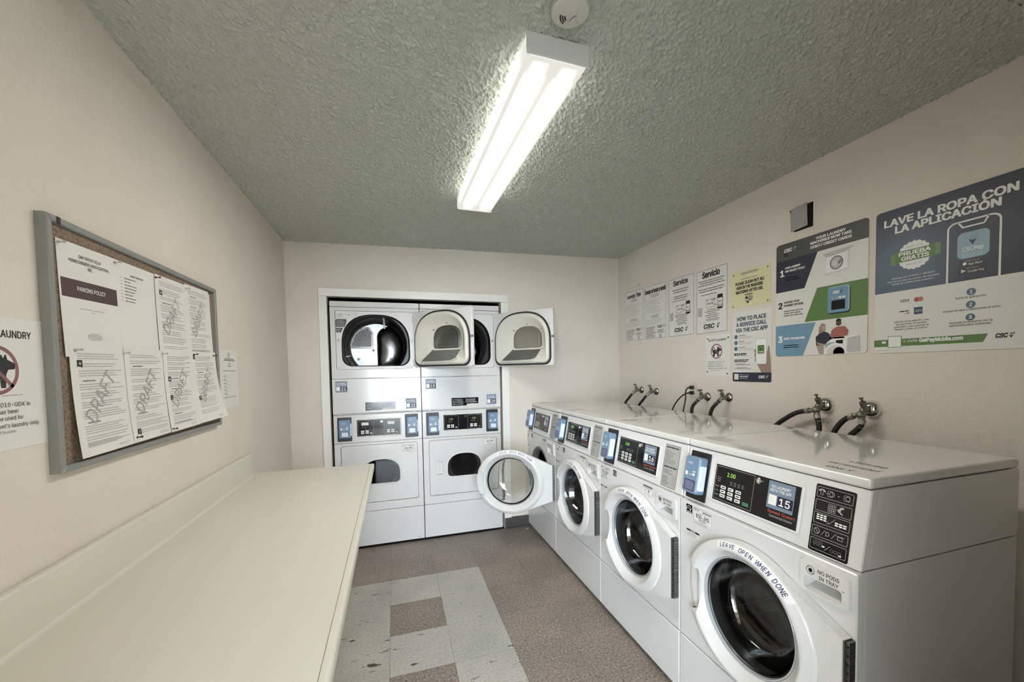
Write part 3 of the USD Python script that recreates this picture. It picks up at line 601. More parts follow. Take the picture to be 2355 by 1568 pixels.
    # lower front, door, kick panel
    MB().add(slab(rr(0.001, 0.2985, D_W - .001, 0.8625, 0.004).difference(rr(0.0465, 0.366, 0.6415, 0.8435, 0.020)), -0.020, 0.0, 0.002), fn).build('lower_front', ENAMEL, t, 30)
    win = dome(0.202, 0.493, 0.521, 0.716, 0.115, 0.035)
    hr = rr(0.110, 0.545, 0.162, 0.664, 0.006)
    dr = MB().add(slab(rr(0.0495, 0.369, 0.6385, 0.8405, 0.018).difference(win.buffer(0.004)).difference(hr), -0.018, 0.002, 0.004), fn).build('lower_door', ENAMEL, t, 30)
    MB().add(slab(win.buffer(0.018).difference(win), -0.004, 0.005, 0.002), fn).build('window_rim', ENAMEL2, dr, 30)
    MB().add(extr(win.buffer(0.006), -0.010, -0.006), fn).build('window', GLASSD, dr, False)
    dk = MB().add(slab(win.buffer(0.05), -0.019, -0.0185, 0.0002), fn)  # dark plate painted as the shaded drum interior behind the lower window
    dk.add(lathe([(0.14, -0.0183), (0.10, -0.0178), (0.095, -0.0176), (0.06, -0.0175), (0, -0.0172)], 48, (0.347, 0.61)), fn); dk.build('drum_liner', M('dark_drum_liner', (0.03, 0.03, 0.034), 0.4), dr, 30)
    hp = MB().add(extr(hr.buffer(.003), -0.017, -0.0165), fn); ring = hr.difference(hr.buffer(-.003)); hp.add(slab(ring, -0.017, 0.0035, .001), fn)
    hp.add(rbox(0.110, 0.136, 0.550, 0.659, -0.006, 0.002, .003, 8), fn).build('handle', ENAMEL2, dr, 30)
    K = Print(); K.step = .0003; o = .0023 / K.step; sx, sz = stick
    K.rect('model_sticker', PAPER, (sx, sz), (sx + .102, sz + .057), o, .002); K.frame('sticker_border', INKG, (sx + .001, sz + .001), (sx + .101, sz + .056), .0012, o + 1, .002)
    K.text('sticker_text', INK, 'CSC #', (sx + .004, sz + .047), (sx + .026, sz + .047), .006, o + 1); K.words('sticker_text', INKG, sx + .055, sx + .098, sz + .055, sz + .046, 1, 5, h=.004, lev=o + 1)
    K.text('sticker_text', INK, model, (sx + .020, sz + .022), (sx + .082, sz + .022), .014, o + 1); K.words('sticker_text', INKL, sx + .03, sx + .07, sz + .018, sz + .006, 2, 8, h=.003, lev=o + 1)
    K.build(dr, fn)
    MB().add(slab(rr(0.001, 0.018, D_W - .001, 0.2965, 0.004), -0.020, 0.003, 0.002), fn).build('kick_panel', ENAMEL, t, 30)
    ft = MB()
    for x in (0.05, 0.63):
        for y in (0.06, 0.66): ft.add(m3.Manifold.cylinder(0.018, 0.02, 0.02, 16).translate((x, y, 0)))
    ft.build('foot', BLACK, t, 30)
    sw = MB()
    for x in (0.635, 0.652): sw.add(lathe([(0.004, .003), (.0035, .0045), (0, .0045)], 8, (x, 0.036)), fn)
    sw.build('kick_screw', GREYM, t, 30)
make_dryer(0, 'white stacked pair of dryers beside the cream counter, stickers 21 and 22, upper door open', 46, '21', (0.026, 1.274, 0.112, 1.360), '22', (0.555, 1.122, 0.639, 1.207), (0.241, 1.120, 0.472, 1.186),
           ((0.029, 0.880, 0.134, 1.072), (0.543, 0.884, 0.649, 1.077)), (0.173, 0.914, 0.505, 1.045), (0.515, 0.765), '214-FWJ', False, 1)
make_dryer(1, 'white stacked pair of dryers nearest the washers, stickers 19 and 20, upper door open', 51, '19', (0.034, 1.279, 0.120, 1.362), '20', (0.555, 1.129, 0.640, 1.216), (0.247, 1.127, 0.480, 1.195),
           ((0.031, 0.885, 0.137, 1.079), (0.547, 0.888, 0.653, 1.083)), (0.176, 0.922, 0.510, 1.052), (0.524, 0.775), '210-FWJ', True, 0)
# ------------------------------------------------------------------ front-loading washers along the right wall
XW = 1.1475
WY = (3.1440, 2.4530, 1.7600, 1.0675)                # centre of each machine along the wall: 18, 17, 16, 15
TILT = 0.040 / 0.216
def on_panel(P):
    """(u, height, n) on the washer's leaning control panel."""
    c = 1 / math.hypot(1, TILT); return np.stack([P[:, 0], 0.0125 + (P[:, 1] - 0.877) * TILT - P[:, 2] * c, P[:, 1] + P[:, 2] * TILT * c], 1)
WPLASTIC = M('washer_white_plastic', (0.69, 0.685, 0.665), 0.28, coat=0.2)
WGREY = M('porthole_trim_grey', (0.45, 0.46, 0.47), 0.25, coat=0.3)
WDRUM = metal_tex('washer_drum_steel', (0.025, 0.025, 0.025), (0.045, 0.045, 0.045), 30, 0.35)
RC = (0.006, 0.572)
def arc_text(s, r, a0, a1, h, fn3):
    """Letters along the top of the door ring."""
    n = len(s); out = MB()
    for k, ch in enumerate(s):
        if ch == ' ': continue
        v, f = glyphs(ch, True); a = a0 + (a1 - a0) * k / (n - 1)
        x = (v[:, 0] - v[:, 0].mean()) * h; y = v[:, 1] * h; ca, sa = math.cos(a), math.sin(a)
        rad = r + y; u = RC[0] + rad * ca + x * sa; w = RC[1] + rad * sa - x * ca
        out.add((np.stack([u, w, fn3(rad)], 1), f))
    return out
def washer_door(t, open_deg):
    hx, hy = 0.338, -0.014; a = math.radians(open_deg)
    def rot(P):
        x, y = P[:, 0] - hx, P[:, 1] - hy; return np.stack([hx + x * math.cos(a) - y * math.sin(a), hy + x * math.sin(a) + y * math.cos(a), P[:, 2]], 1)
    base = front(0.0); fn = (lambda P: rot(base(P))) if open_deg else base
    wide = lambda P: np.c_[RC[0] + (P[:, 0] - RC[0]) * (1 + 0.065 * np.clip((np.hypot(P[:, 0] - RC[0], P[:, 1] - RC[1]) - 0.205) / 0.030, 0, 1)), P[:, 1:]]
    C = affinity.scale(Point(RC).buffer(0.247, quad_segs=24), 1.065, 1.0)
    on = lambda d: (RC[0] + 0.263 * math.cos(math.radians(d)), RC[1] + 0.247 * math.sin(math.radians(d)))
    plate = unary_union([C, Polygon([on(57), RC, on(-66), (0.333, 0.432), (0.333, 0.700)])])
    grip = rr(-0.32, 0.468, -0.190, 0.648, 0.004)
    wing = plate.difference(grip).difference(affinity.scale(Point(RC).buffer(0.242, quad_segs=24), 1.065, 1.0))
    mb = MB().add(slab(wing, 0.003, 0.034, 0.003), fn)
    # the ring with its finger grip cut out
    prof = [(0.247, 0.003), (0.2475, 0.030), (0.2455, 0.037), (0.240, 0.0425), (0.226, 0.0505), (0.219, 0.052), (0.214, 0.050), (0.203, 0.035), (0.190, 0.021), (0.1875, 0.016), (0.1875, 0.003), (0.247, 0.003)]
    V, Fs = lathe(prof, 96, RC); k = len(prof); keep = np.array([i for i in range(len(V))])
    tm = trimesh.Trimesh(wide(V), Fs, process=True); tm.merge_vertices(); tm.fix_normals(); tm.invert() if tm.volume < 0 else None
    ringm = man(tm)
    cut = man(extr(grip, 0.016, 0.08))
    ringm = ringm - cut
    mb.add(ringm, fn)
    d = mb.build('door', WPLASTIC, t, 30, label='white round door standing open' if open_deg else None)
    gp = MB().add(slab(rr(-0.252, 0.470, -0.200, 0.646, 0.006).intersection(C.buffer(-0.008)), 0.006, 0.0185, 0.002), fn)
    gp.add(rbox(-0.206, -0.186, 0.4695, 0.6465, 0.006, 0.030, 0.005, 8), fn).build('handle', WPLASTIC, d, 30)
    MB().add(lathe([(0.1885, 0.0195), (0.186, 0.022), (0.1835, 0.021), (0.1820, 0.012), (0.1815, 0.0)], 72, RC), fn).build('porthole_trim', WGREY, d, 40, label='grey ring round the door glass')
    k = 0.1815 / 0.1755
    MB().add(lathe([(r * k, n - 0.001) for r, n in ((0.1755, 0.010), (0.170, 0.011), (0.166, 0.004), (0.159, -0.024), (0.148, -0.058), (0.131, -0.080), (0.102, -0.093), (0.05, -0.099), (0.0, -0.100), (0.0, -0.108), (0.052, -0.107), (0.107, -0.101), (0.139, -0.087), (0.157, -0.062), (0.168, -0.026), (0.1755, -0.002), (0.1755, 0.010))], 72, RC), fn).build('glass', BOWL, d, 50, label='clear bowl-shaped door glass')
    hg = MB().add(rbox(0.332, 0.336, 0.434, 0.700, 0.004, 0.034, .001, 6), fn)
    for z in np.linspace(0.436, 0.698, 23)[:-1]: hg.add(rbox(0.3355, 0.3445, z, z + 0.0113, 0.004, 0.027, .0012, 6), fn)
    hg.build('hinge', HINGE, d, 30, label='dark steel hinge')
    hs = MB()
    for z in np.linspace(0.436, 0.698, 12)[:-1]: hs.add(box(0.3375, 0.3430, 0.0268, 0.0276, z + .006, z + .0135), lambda P: fn(np.stack([P[:, 0], P[:, 2], P[:, 1]], 1)))
    hs.build('hinge_slot', BLACK, d, False)
    bev = lambda r: np.interp(r, [0.219, 0.226, 0.240, 0.2455, 0.2475], [0.052, 0.0505, 0.0425, 0.037, 0.030]) + 0.0008
    strip = lathe([(0.2440, float(bev(0.2440))), (0.240, float(bev(0.240))), (0.2245, float(bev(0.2245)))], 24, RC, (math.radians(112), math.radians(40)))
    MB().add((wide(strip[0]) - [0, 0, .0003], strip[1]), fn).build('door_label', WHITE, d, 40)
    q = arc_text('LEAVE OPEN WHEN DONE', 0.2270, math.radians(108), math.radians(46), 0.0125, bev); mb2 = MB().add((wide(np.vstack(q.v)), np.vstack(q.f)), fn); mb2.build('label_text', M('print_violet_blue', (0.07, 0.075, 0.17), 0.5), d, False)
    return d
def make_washer(i, label, num, code, picto, open_deg, led, order):
    t = thing('washing_machine', label, 'washing machine', (XW, WY[i], 0), -90, 'front-loading washers in a row'); fn = front(0.0)
    H = 0.3435
    tray_hole = rr(0.205, 0.774, 0.309, 0.812, 0.008)
    tray_m = MB().add(extr(tray_hole.buffer(.002), -0.040, 0.05), fn)
    cab = box(-H + .002, H - .002, 0.018, 0.722, 0.026, 0.876) - m3.Manifold.cylinder(0.5, 0.250, 0.250, 64).rotate((-90, 0, 0)).translate((RC[0] - .01, -0.1, RC[1])) - man(trimesh.Trimesh(tray_m.v[0], tray_m.f[0], process=False))
    for s in (-1, 1): cab = cab - box(min(s * (H - .0045), s * H), max(s * (H - .0045), s * H), 0.033, 0.0348, 0.03, 0.88)
    MB().add(cab).build('cabinet', ENAMEL, t, False)
    MB().add(slab(rr(-H, 0.2905, H, 0.8745, 0.005).difference(Point(RC).buffer(0.210, quad_segs=20)).difference(tray_hole), -0.019, 0.0, 0.003), fn).build('front_panel', ENAMEL, t, 30)
    MB().add(slab(rr(-H, 0.030, H, 0.288, 0.005), -0.019, 0.003, 0.003), fn).build('lower_panel', ENAMEL, t, 30)
    ft = MB().add(box(-0.30, 0.30, 0.05, 0.65, 0.022, 0.03))
    for x in (-0.29, 0.29):
        for y in (0.07, 0.64): ft.add(m3.Manifold.cylinder(0.03, 0.022, 0.022, 16).translate((x, y, 0)))
    ft.build('foot', BLACK, t, 30)
    hood = [(0.0131, 0.8785), (0.722, 0.8785), (0.722, 1.0925), (0.0527, 1.0925)]
    pts = [(x, y, z) for x in (-H, H) for y, z in [(0.0150, 0.8790), (0.720, 0.8790), (0.720, 1.092), (0.0555, 1.092)]]
    hp = Polygon(hood).buffer(-0.0035).buffer(0.0035, quad_segs=4); inn = Polygon(hood).buffer(-0.003)
    pts = [(s * (H - .003), y, z) for s in (-1, 1) for y, z in hp.exterior.coords] + [(s * H, y, z) for s in (-1, 1) for y, z in inn.exterior.coords]
    hood_m = m3.Manifold.hull_points(np.array(pts))
    for s in (-1, 1): hood_m = hood_m - m3.Manifold.hull_points(np.array([(s * q, y + (z - .8785) * TILT, z) for q in (H - .0016, H + .01) for z in (.86, 1.10) for y in (.040, .0418)]))
    MB().add(hood_m).build('control_hood', ENAMEL, t, 30)
    MB().add(rbox(-H, H, 0.0470, 0.722, 1.0945, 1.1245, 0.009, 16)).build('lid', ENAMELL, t, 35)
    # control panel
    f2 = on_panel
    card_reader(t, f2, -0.272, 0.985, (-0.325, 0.887, -0.215, 1.079))
    MB().add(slab(rr(-0.187, 0.911, 0.168, 1.0585, 0.006), 0.0, 0.005, 0.002), f2).build('display_bezel', ENAMEL2, t, 30)
    dp = MB().add(slab(rr(-0.180, 0.9185, 0.161, 1.0515, 0.002), 0.003, 0.0058, 0.0006), f2).build('display', BLACKG, t, 30, label='black control display')
    Q = Print(0.0003); o = 0.0060 / Q.step
    Q.frame('display_outline', INKL, (-0.1755, 0.9245), (-0.005, 1.0465), .0011, o, .002)
    if led: Q.text('digits', LED, '2.00', (-0.123, 1.0155), (-0.086, 1.0155), .0145, o, False)
    else: Q.rect('digits', INKG, (-0.123, 1.016), (-0.095, 1.028), o)
    for r_ in range(3):
        for c in range(3):
            u0, v0 = -0.146 + c * 0.0345, 0.9665 - r_ * 0.0155
            Q.rect('button', PAPER, (u0, v0), (u0 + .0245, v0 + .0115), o, .0025); Q.words('button_text', INK, u0 + .004, u0 + .021, v0 + .0092, v0 + .002, 1, r_ * 3 + c, h=.0035, lev=o + 1)
        Q.words('indicator_text', INKG, -0.171, -0.152, 0.977 - r_ * .0155, 0.968 - r_ * .0155, 1, r_, h=.003, lev=o)
    Q.rect('start_button', M('button_green', (0.06, 0.19, 0.10), .4), (-0.043, 0.9345), (-0.0165, 0.9465), o, .0025)
    for c in range(4): Q.words('indicator_text', INKG, -0.105 + c * .017, -0.094 + c * .017, 1.002, 0.987, 3, c, h=.0022, lev=o)
    Q.words('indicator_text', INKG, -0.166, -0.146, 1.010, 0.988, 3, 9, h=.0025, lev=o)
    app_sticker(Q, 0.050, 0.960, 0.143, 1.0475, num, o)
    Q.text('brand_name', RED, 'Speed Queen', (0.058, 0.9465), (0.153, 0.9465), .0095, o); Q.text('brand_line', INKL, 'Commercial Washer', (0.066, 0.934), (0.146, 0.934), .0072, o, False)
    Q.build(dp, f2)
    MB().add(lathe([(0.0105, 0.005), (0.0105, 0.010), (0.009, 0.011), (0.0, 0.011)], 24, (0.013, 1.034)), f2).add(rbox(0.0115, 0.0145, 1.029, 1.039, .010, .0125, .001, 6), f2).build('key_lock', CHROME, dp, 30)
    S = Print(0.0003); o = 1
    if picto:
        a, b = (0.199, 0.884), (0.309, 1.0765)
        S.rect('pictogram_panel', BLACKG, a, b, 1, .006)
        for k, (v1, v0) in enumerate(((1.0695, 1.0395), (1.0325, 1.0005), (0.996, 0.965), (0.958, 0.928), (0.922, 0.891))):
            S.frame('pictogram', INKL, (0.2035, v0), (0.3025, v1), .0011, 2, .003)
            m_ = (v0 + v1) / 2; u = 0.2035
            if k == 0:
                S.poly('pictogram', INKL, Polygon([(u+.010, m_-.008), (u+.010, m_+.003), (u+.006, m_+.001), (u+.004, m_+.005), (u+.010, m_+.009), (u+.018, m_+.009), (u+.024, m_+.005), (u+.022, m_+.001), (u+.018, m_+.003), (u+.018, m_-.008)]).difference(Polygon([(u+.0112, m_-.0068), (u+.0112, m_+.006), (u+.0168, m_+.006), (u+.0168, m_-.0068)])), 2)
                S.line('pictogram', INKL, [(u+.024, m_), (u+.034, m_)], .001, 2); S.frame('pictogram', INKL, (u+.030, m_-.008), (u+.044, m_+.008), .001, 2, .002); S.ring('pictogram', INKL, (u+.042, m_), .007, .0012, 2)
                S.disc('pictogram', INKG, (u+.060, m_), .002, 2); S.frame('pictogram', INKL, (u+.074, m_-.008), (u+.090, m_+.008), .001, 2, .002); S.ring('pictogram', INKL, (u+.084, m_), .0062, .0013, 2)
            elif k == 1:
                for c in range(2):
                    for r_ in range(2): S.frame('pictogram', INKL, (u+.036+.011*c, m_-.012+.012*r_), (u+.046+.011*c, m_-.001+.012*r_), .0009, 2); S.disc('pictogram', INKL, (u+.041+.011*c, m_-.0065+.012*r_), .002, 2)
                S.poly('pictogram', INKL, [(u+.060, m_+.001), (u+.066, m_+.004), (u+.070, m_+.011), (u+.078, m_+.011), (u+.079, m_+.007), (u+.073, m_+.005), (u+.070, m_-.002), (u+.078, m_-.009), (u+.074, m_-.010), (u+.064, m_-.003)], 2)
            elif k == 2:
                for c in range(3):
                    for r_ in range(3): S.rect('pictogram', WHITE, (u+.008+.010*c, m_+.007-.006*r_), (u+.016+.010*c, m_+.011-.006*r_), 2, .001)
                    for r_ in range(2): S.rect('pictogram', WHITE, (u+.060+.011*c, m_-.002-.006*r_), (u+.069+.011*c, m_+.002-.006*r_), 2, .001)
                S.line('pictogram', INKL, [(u+.044, m_-.009), (u+.060, m_+.009)], .001, 2); S.ring('pictogram', INKL, (u+.040, m_-.006), .004, .0008, 2)
            elif k == 3:
                S.ring('pictogram', INKL, (u+.014, m_), .0085, .0014, 2); S.line('pictogram', INKL, [(u+.009, m_+.006), (u+.019, m_-.006)], .0014, 2); S.text('pictogram', INKL, 'D', (u+.040, m_-.006), h=.012, lev=2, bold=False)
                for q in (.027, .056): S.line('pictogram', INKL, [(u+q, m_-.008), (u+q+.010, m_+.008)], .001, 2)
                S.frame('pictogram', INKL, (u+.072, m_-.006), (u+.086, m_+.004), .0011, 2, .001); S.line('pictogram', INKL, [(u+.068, m_+.005), (u+.090, m_+.005)], .0011, 2)
            else:
                for c in range(3):
                    for r_ in range(2): S.ring('pictogram', INKG, (u+.013+.009*c, m_+.007-.007*r_), .004, .0009, 2)
                    S.ring('pictogram', INKG, (u+.062+.010*c, m_-.004), .0045, .0009, 2)
                S.line('pictogram', INKL, [(u+.042, m_-.010), (u+.056, m_+.006)], .001, 2); S.rect('pictogram', WHITE, (u+.034, m_-.003), (u+.042, m_+.001), 2, .001); S.rect('pictogram', WHITE, (u+.080, m_-.011), (u+.088, m_-.007), 2, .001)
    else:
        PG = M('instruction_grey', (0.40, 0.39, 0.365), .5)
        a, b = (0.196, 0.887), (0.299, 1.077); S.rect('instruction_panel', PG, a, b, 1, .003); S.frame('instruction_border', INK, (a[0] + .002, a[1] + .002), (b[0] - .002, b[1] - .002), .0012, 2, .002)
        S.words('instruction_heading', INK, a[0] + .008, b[0] - .010, b[1] - .010, b[1] - .018, 1, 31 + i, h=.0055, lev=2, fill=(.98, 1)); S.words('instruction_text', INKG, a[0] + .008, b[0] - .014, b[1] - .024, b[1] - .086, 8, 41 + i, h=.0033, lev=2, fill=(.4, 1))
        S.line('instruction_border', INK, [(a[0] + .004, b[1] - .092), (b[0] - .004, b[1] - .092)], .0008, 2); S.words('instruction_heading', INK, a[0] + .008, b[0] - .006, b[1] - .097, b[1] - .105, 1, 51 + i, h=.0055, lev=2, fill=(.98, 1))
        S.words('instruction_text', INKG, a[0] + .008, b[0] - .014, b[1] - .110, b[1] - .132, 3, 61 + i, h=.0033, lev=2, fill=(.5, 1)); S.words('instruction_text', INKG, a[0] + .008, b[0] - .042, b[1] - .140, a[1] + .010, 6, 71 + i, h=.0033, lev=2, fill=(.5, 1))
        for c in range(2):
            for r_ in range(4): S.frame('instruction_text', INKG, (b[0] - .034 + .012 * c, a[1] + .010 + .012 * r_), (b[0] - .022 + .012 * c, a[1] + .022 + .012 * r_), .0007, 2)
    S.build(t, f2)
    # detergent drawer
    trim = rr(0.190, 0.772, 0.330, 0.855, 0.010)
    bowed = unary_union([trim, Polygon([(0.190, 0.78)] + [(0.190 + 0.140 * q, 0.772 - 0.010 * math.sin(math.pi * q)) for q in np.linspace(0, 1, 15)] + [(0.330, 0.78)])]).buffer(.001)
    tr = MB().add(slab(bowed.difference(tray_hole), 0.0, 0.007, 0.0025), fn).build('detergent_drawer', WPLASTIC, t, 30)
    X0, Z0, X1, Z1 = tray_hole.bounds; pk = MB()
    Vp = np.array([(X0, Z1, .003), (X1, Z1, .003), (X1, Z0, .004), (X0, Z0, .004), (X0 + .006, Z1, -.034), (X1 - .004, Z1, -.034), (X1 - .004, Z0 + .016, -.034), (X0 + .006, Z0 + .016, -.034)])
    pk.add((Vp, np.array([(0, 1, 5), (0, 5, 4), (1, 2, 6), (1, 6, 5), (2, 3, 7), (2, 7, 6), (3, 0, 4), (3, 4, 7), (4, 5, 6), (4, 6, 7)])), fn); pk.build('finger_pull', WPLASTIC, tr, False)
    D = Print(0.0003); o = .0073 / D.step
    D.ring('no_pods_sign', INK, (0.2235, 0.833), .0125, .0016, o); D.line('no_pods_sign', INK, [(0.215, 0.842), (0.232, 0.824)], .0014, o + 1); D.poly('no_pods_sign', CHAR, Point(0.2235, 0.8325).buffer(.006), o); D.poly('no_pods_sign', CHAR, [(0.219, 0.838), (0.228, 0.839), (0.226, 0.827), (0.221, 0.826)], o)
    D.text('lettering', DKRED, 'NO PODS', (0.2445, 0.833), (0.303, 0.833), .0105, o); D.text('lettering', DKRED, 'IN TRAY', (0.2475, 0.8165), (0.301, 0.8165), .0105, o); D.line('lettering', INK, [(0.309, 0.8145), (0.317, 0.8135)], .0016, o)
    D.build(tr, fn)
    # stickers on the front
    K = Print(0.0003); e0 = (-0.3045, 0.829) if order else (-0.198, 0.8325); s0 = (-0.2635, 0.798) if order else (-0.337, 0.7985)
    K.rect('energy_label', BLACKG, e0, (e0[0] + .035, e0[1] + .034), 1); a = np.radians(np.linspace(20, 185, 15)); c = (e0[0] + .0165, e0[1] + .012)
    K.poly('energy_mark', WHITE, LineString([(c[0] + .014 * math.cos(q), c[1] + .0155 * math.sin(q)) for q in a]).buffer(.0009), 2); K.poly('energy_mark', WHITE, LineString([(c[0] - .012, c[1] + .003), (c[0] - .002, c[1] + .007), (c[0] + .006, c[1] + .002)]).buffer(.0008), 2)
    st = Polygon([(c[0] + .008 + (.0052 if q % 2 == 0 else .0022) * math.sin(math.pi * q / 5), c[1] + .001 + (.0052 if q % 2 == 0 else .0022) * math.cos(math.pi * q / 5)) for q in range(10)]); K.poly('energy_mark', WHITE, st, 2); K.words('energy_mark', INKL, e0[0] + .003, e0[0] + .032, e0[1] + .0065, e0[1] + .001, 1, 3, h=.004, lev=2, fill=(1, 1))
    K.rect('model_sticker', PAPER, s0, (s0[0] + .101, s0[1] + .064), 1, .003); K.frame('sticker_border', INKG, (s0[0] + .001, s0[1] + .001), (s0[0] + .100, s0[1] + .063), .0014, 2, .003)
    K.text('sticker_text', INK, 'CSC #', (s0[0] + .004, s0[1] + .053), (s0[0] + .032, s0[1] + .053), .0075, 2); K.rect('sticker_text', INKG, (s0[0] + .052, s0[1] + .052), (s0[0] + .096, s0[1] + .058), 2); K.words('sticker_text', INKL, s0[0] + .016, s0[0] + .084, s0[1] + .050, s0[1] + .044, 1, 4, h=.002, lev=2)
    if code: K.text('sticker_text', INK, code, (s0[0] + .016, s0[1] + .026), (s0[0] + .086, s0[1] + .026), .0155, 2)
    else: K.words('sticker_text', INK, s0[0] + .018, s0[0] + .084, s0[1] + .042, s0[1] + .026, 1, 6 + i, h=.012, lev=2, word=(.6, 1.0))
    K.words('sticker_text', INKG, s0[0] + .024, s0[0] + .076, s0[1] + .024, s0[1] + .014, 2, 7, h=.003, lev=2, align='c'); K.words('sticker_text', INKL, s0[0] + .006, s0[0] + .094, s0[1] + .012, s0[1] + .003, 3, 8, h=.0018, lev=2)
    n0 = (-0.302, 0.733) if order else (-0.339, 0.722)
    K.rect('notice_sticker', PAPER, n0, (n0[0] + .072, n0[1] + .028), 1); K.rect('notice_heading', NAVY, (n0[0], n0[1] + .020), (n0[0] + .072, n0[1] + .028), 2); K.text('notice_text', WHITE, 'NOTICE', (n0[0] + .022, n0[1] + .0215), (n0[0] + .050, n0[1] + .0215), .0052, 3); K.words('notice_text', INKG, n0[0] + .002, n0[0] + .069, n0[1] + .0185, n0[1] + .001, 5, 9, h=.0013, lev=2)
    if not order:
        K.rect('caution_sticker', PAPER, (0.085, 0.812), (0.158, 0.862), 1); K.rect('caution_heading', CHAR, (0.085, 0.855), (0.158, 0.862), 2); K.words('caution_text', INKG, 0.088, 0.155, 0.853, 0.846, 2, 2, h=.0018, lev=2); K.disc('caution_text', INKG, (0.100, 0.836), .004, 2); K.rect('caution_text', INKG, (0.124, 0.831), (0.134, 0.842), 2); K.words('caution_text', INKL, 0.090, 0.155, 0.826, 0.813, 3, 5, h=.002, lev=2)
    K.build(t, fn)
    # lid lettering: reads from the front of the machine
    Ld = Print(0.0002); fl_ = lambda P: np.stack([P[:, 0], P[:, 1], 1.1247 + P[:, 2]], 1)
    if picto:
        for s_, v in (('LIQUID', 0.200), ('DETERGENT', 0.140), ('ONLY', 0.080)): Ld.text('lid_lettering', INK, s_, (0.235, v), h=.020 if s_ != 'DETERGENT' else .017, lev=1, bold=False, align='c')
        Ld.frame('lid_label', INKL, (-0.325, 0.110), (-0.215, 0.190), .003, 1); Ld.words('lid_label', INKL, -0.318, -0.222, 0.183, 0.118, 4, 5, h=.006, lev=1)
    else:
        Ld.words('lid_label', INKG, -0.315, -0.205, 0.200, 0.110, 3, 5 + i, h=.008, lev=1); Ld.words('lid_label', INKL, 0.18, 0.29, 0.200, 0.110, 3, 15 + i, h=.008, lev=1)
    Ld.build(t, fl_)
    # drum, door seal
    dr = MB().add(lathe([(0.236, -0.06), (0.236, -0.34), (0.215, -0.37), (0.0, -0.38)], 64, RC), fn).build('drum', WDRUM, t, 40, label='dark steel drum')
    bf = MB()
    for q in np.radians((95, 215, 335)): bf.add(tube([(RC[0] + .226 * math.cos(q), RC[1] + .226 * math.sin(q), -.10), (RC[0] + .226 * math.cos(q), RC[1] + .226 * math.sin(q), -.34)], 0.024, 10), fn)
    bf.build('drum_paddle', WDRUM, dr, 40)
    MB().add(lathe([(0.213, -0.0005), (0.209, 0.005), (0.196, 0.004), (0.190, -0.012), (0.186, -0.040), (0.194, -0.055), (0.238, -0.062)], 64, RC), fn).build('door_seal', M('seal_grey', (0.20, 0.20, 0.20), .5) if open_deg else RUBBER, t, 40)
    washer_door(t, open_deg)
WL = ('white front-loading washer in the far corner with its round door standing open', 'white front-loading washer numbered 17, second from the far corner', 'white front-loading washer numbered 16, third from the far corner', 'white front-loading washer numbered 15, nearest, with black pictogram panel')
make_washer(0, WL[0], '18', '', False, 64, False, False)
make_washer(1, WL[1], '17', '', False, 0, True, False)
make_washer(2, WL[2], '16', '307-GRY', False, 0, True, False)
make_washer(3, WL[3], '15', '850-JHG', True, 0, True, True)
# ------------------------------------------------------------------ counter on the left
CZ, CXE, CYE, CY0 = 0.884, -0.1235, 2.545, 0.13
ct = thing('counter', 'long cream laminate folding counter with backsplash along the left wall', 'counter', ((XL + CXE) / 2, (CY0 + CYE) / 2, CZ))
cfn = lambda P: P - np.array([(XL + CXE) / 2, (CY0 + CYE) / 2, CZ])
MB().add(rbox(XL + 0.002, CXE - 0.020, CY0, CYE, CZ - 0.030, CZ, 0.002, 8), cfn).build('worktop', LAM, ct, 30)
edge = Polygon([(CXE - 0.0195, CZ - 0.034), (CXE - 0.0195, CZ - 0.0004)] + [(CXE - 0.010 + 0.010 * math.sin(q), CZ - 0.0104 + 0.010 * math.cos(q)) for q in np.linspace(0, math.pi / 2, 7)] + [(CXE - 0.008 + 0.008 * math.cos(q), CZ - 0.026 - 0.010 * math.sin(q)) for q in np.linspace(0, math.pi / 2, 7)])
MB().add(extr(edge, CY0, CYE - .0005), lambda P: cfn(np.stack([P[:, 0], P[:, 2], P[:, 1]], 1))).build('front_edge', LAM, ct, 40)
MB().add(box(CXE - 0.0203, CXE - 0.0193, CY0, CYE - .03, CZ - 0.003, CZ + 0.0002), cfn).build('edge_seam', M('seam_brown', (0.22, 0.18, 0.13), .8), ct, False)
MB().add(rbox(XL + 0.001, XL + 0.024, CY0, 2.488, CZ - 0.002, 1.004, 0.007, 12), cfn).build('backsplash', LAM, ct, 40)
cove = Polygon([(XL + .022, CZ - .001), (XL + .022, CZ + .014)] + [(XL + .036 - .014 * math.cos(q), CZ + .014 - .014 * math.sin(q)) for q in np.linspace(0, math.pi / 2, 6)][1:])
MB().add(extr(cove, CY0, 2.486), lambda P: cfn(np.stack([P[:, 0], P[:, 2], P[:, 1]], 1))).build('cove', LAM, ct, 40)
br = MB()
for y in (0.6, 1.6, 2.3):
    br.add(box(XL + .001, XL + .035, y - .02, y + .02, 0.50, CZ - .030), cfn); br.add(box(XL + .001, -0.30, y - .02, y + .02, CZ - .065, CZ - .030), cfn)
    br.add(m3.Manifold.hull_points(np.array([(XL + .03, yy, z) for yy in (y - .015, y + .015) for z in (0.52, 0.56)] + [(x, yy, CZ - .06) for yy in (y - .015, y + .015) for x in (-0.36, -0.31)])), cfn)
br.build('bracket', M('bracket_wood', (0.30, 0.22, 0.14), .7), ct, False)
bn = thing('waste_bin', 'black plastic bin with only its rim corner showing under the counter edge', 'bin', (-0.375, 1.42, 0.0))
bo = rbox(-0.12, 0.12, -0.15, 0.15, 0.0, 0.335, 0.02, 12) - rbox(-0.105, 0.105, -0.135, 0.135, 0.02, 0.5, 0.02, 12)
MB().add(bo).build('bin_body', BLACK, bn, 30)
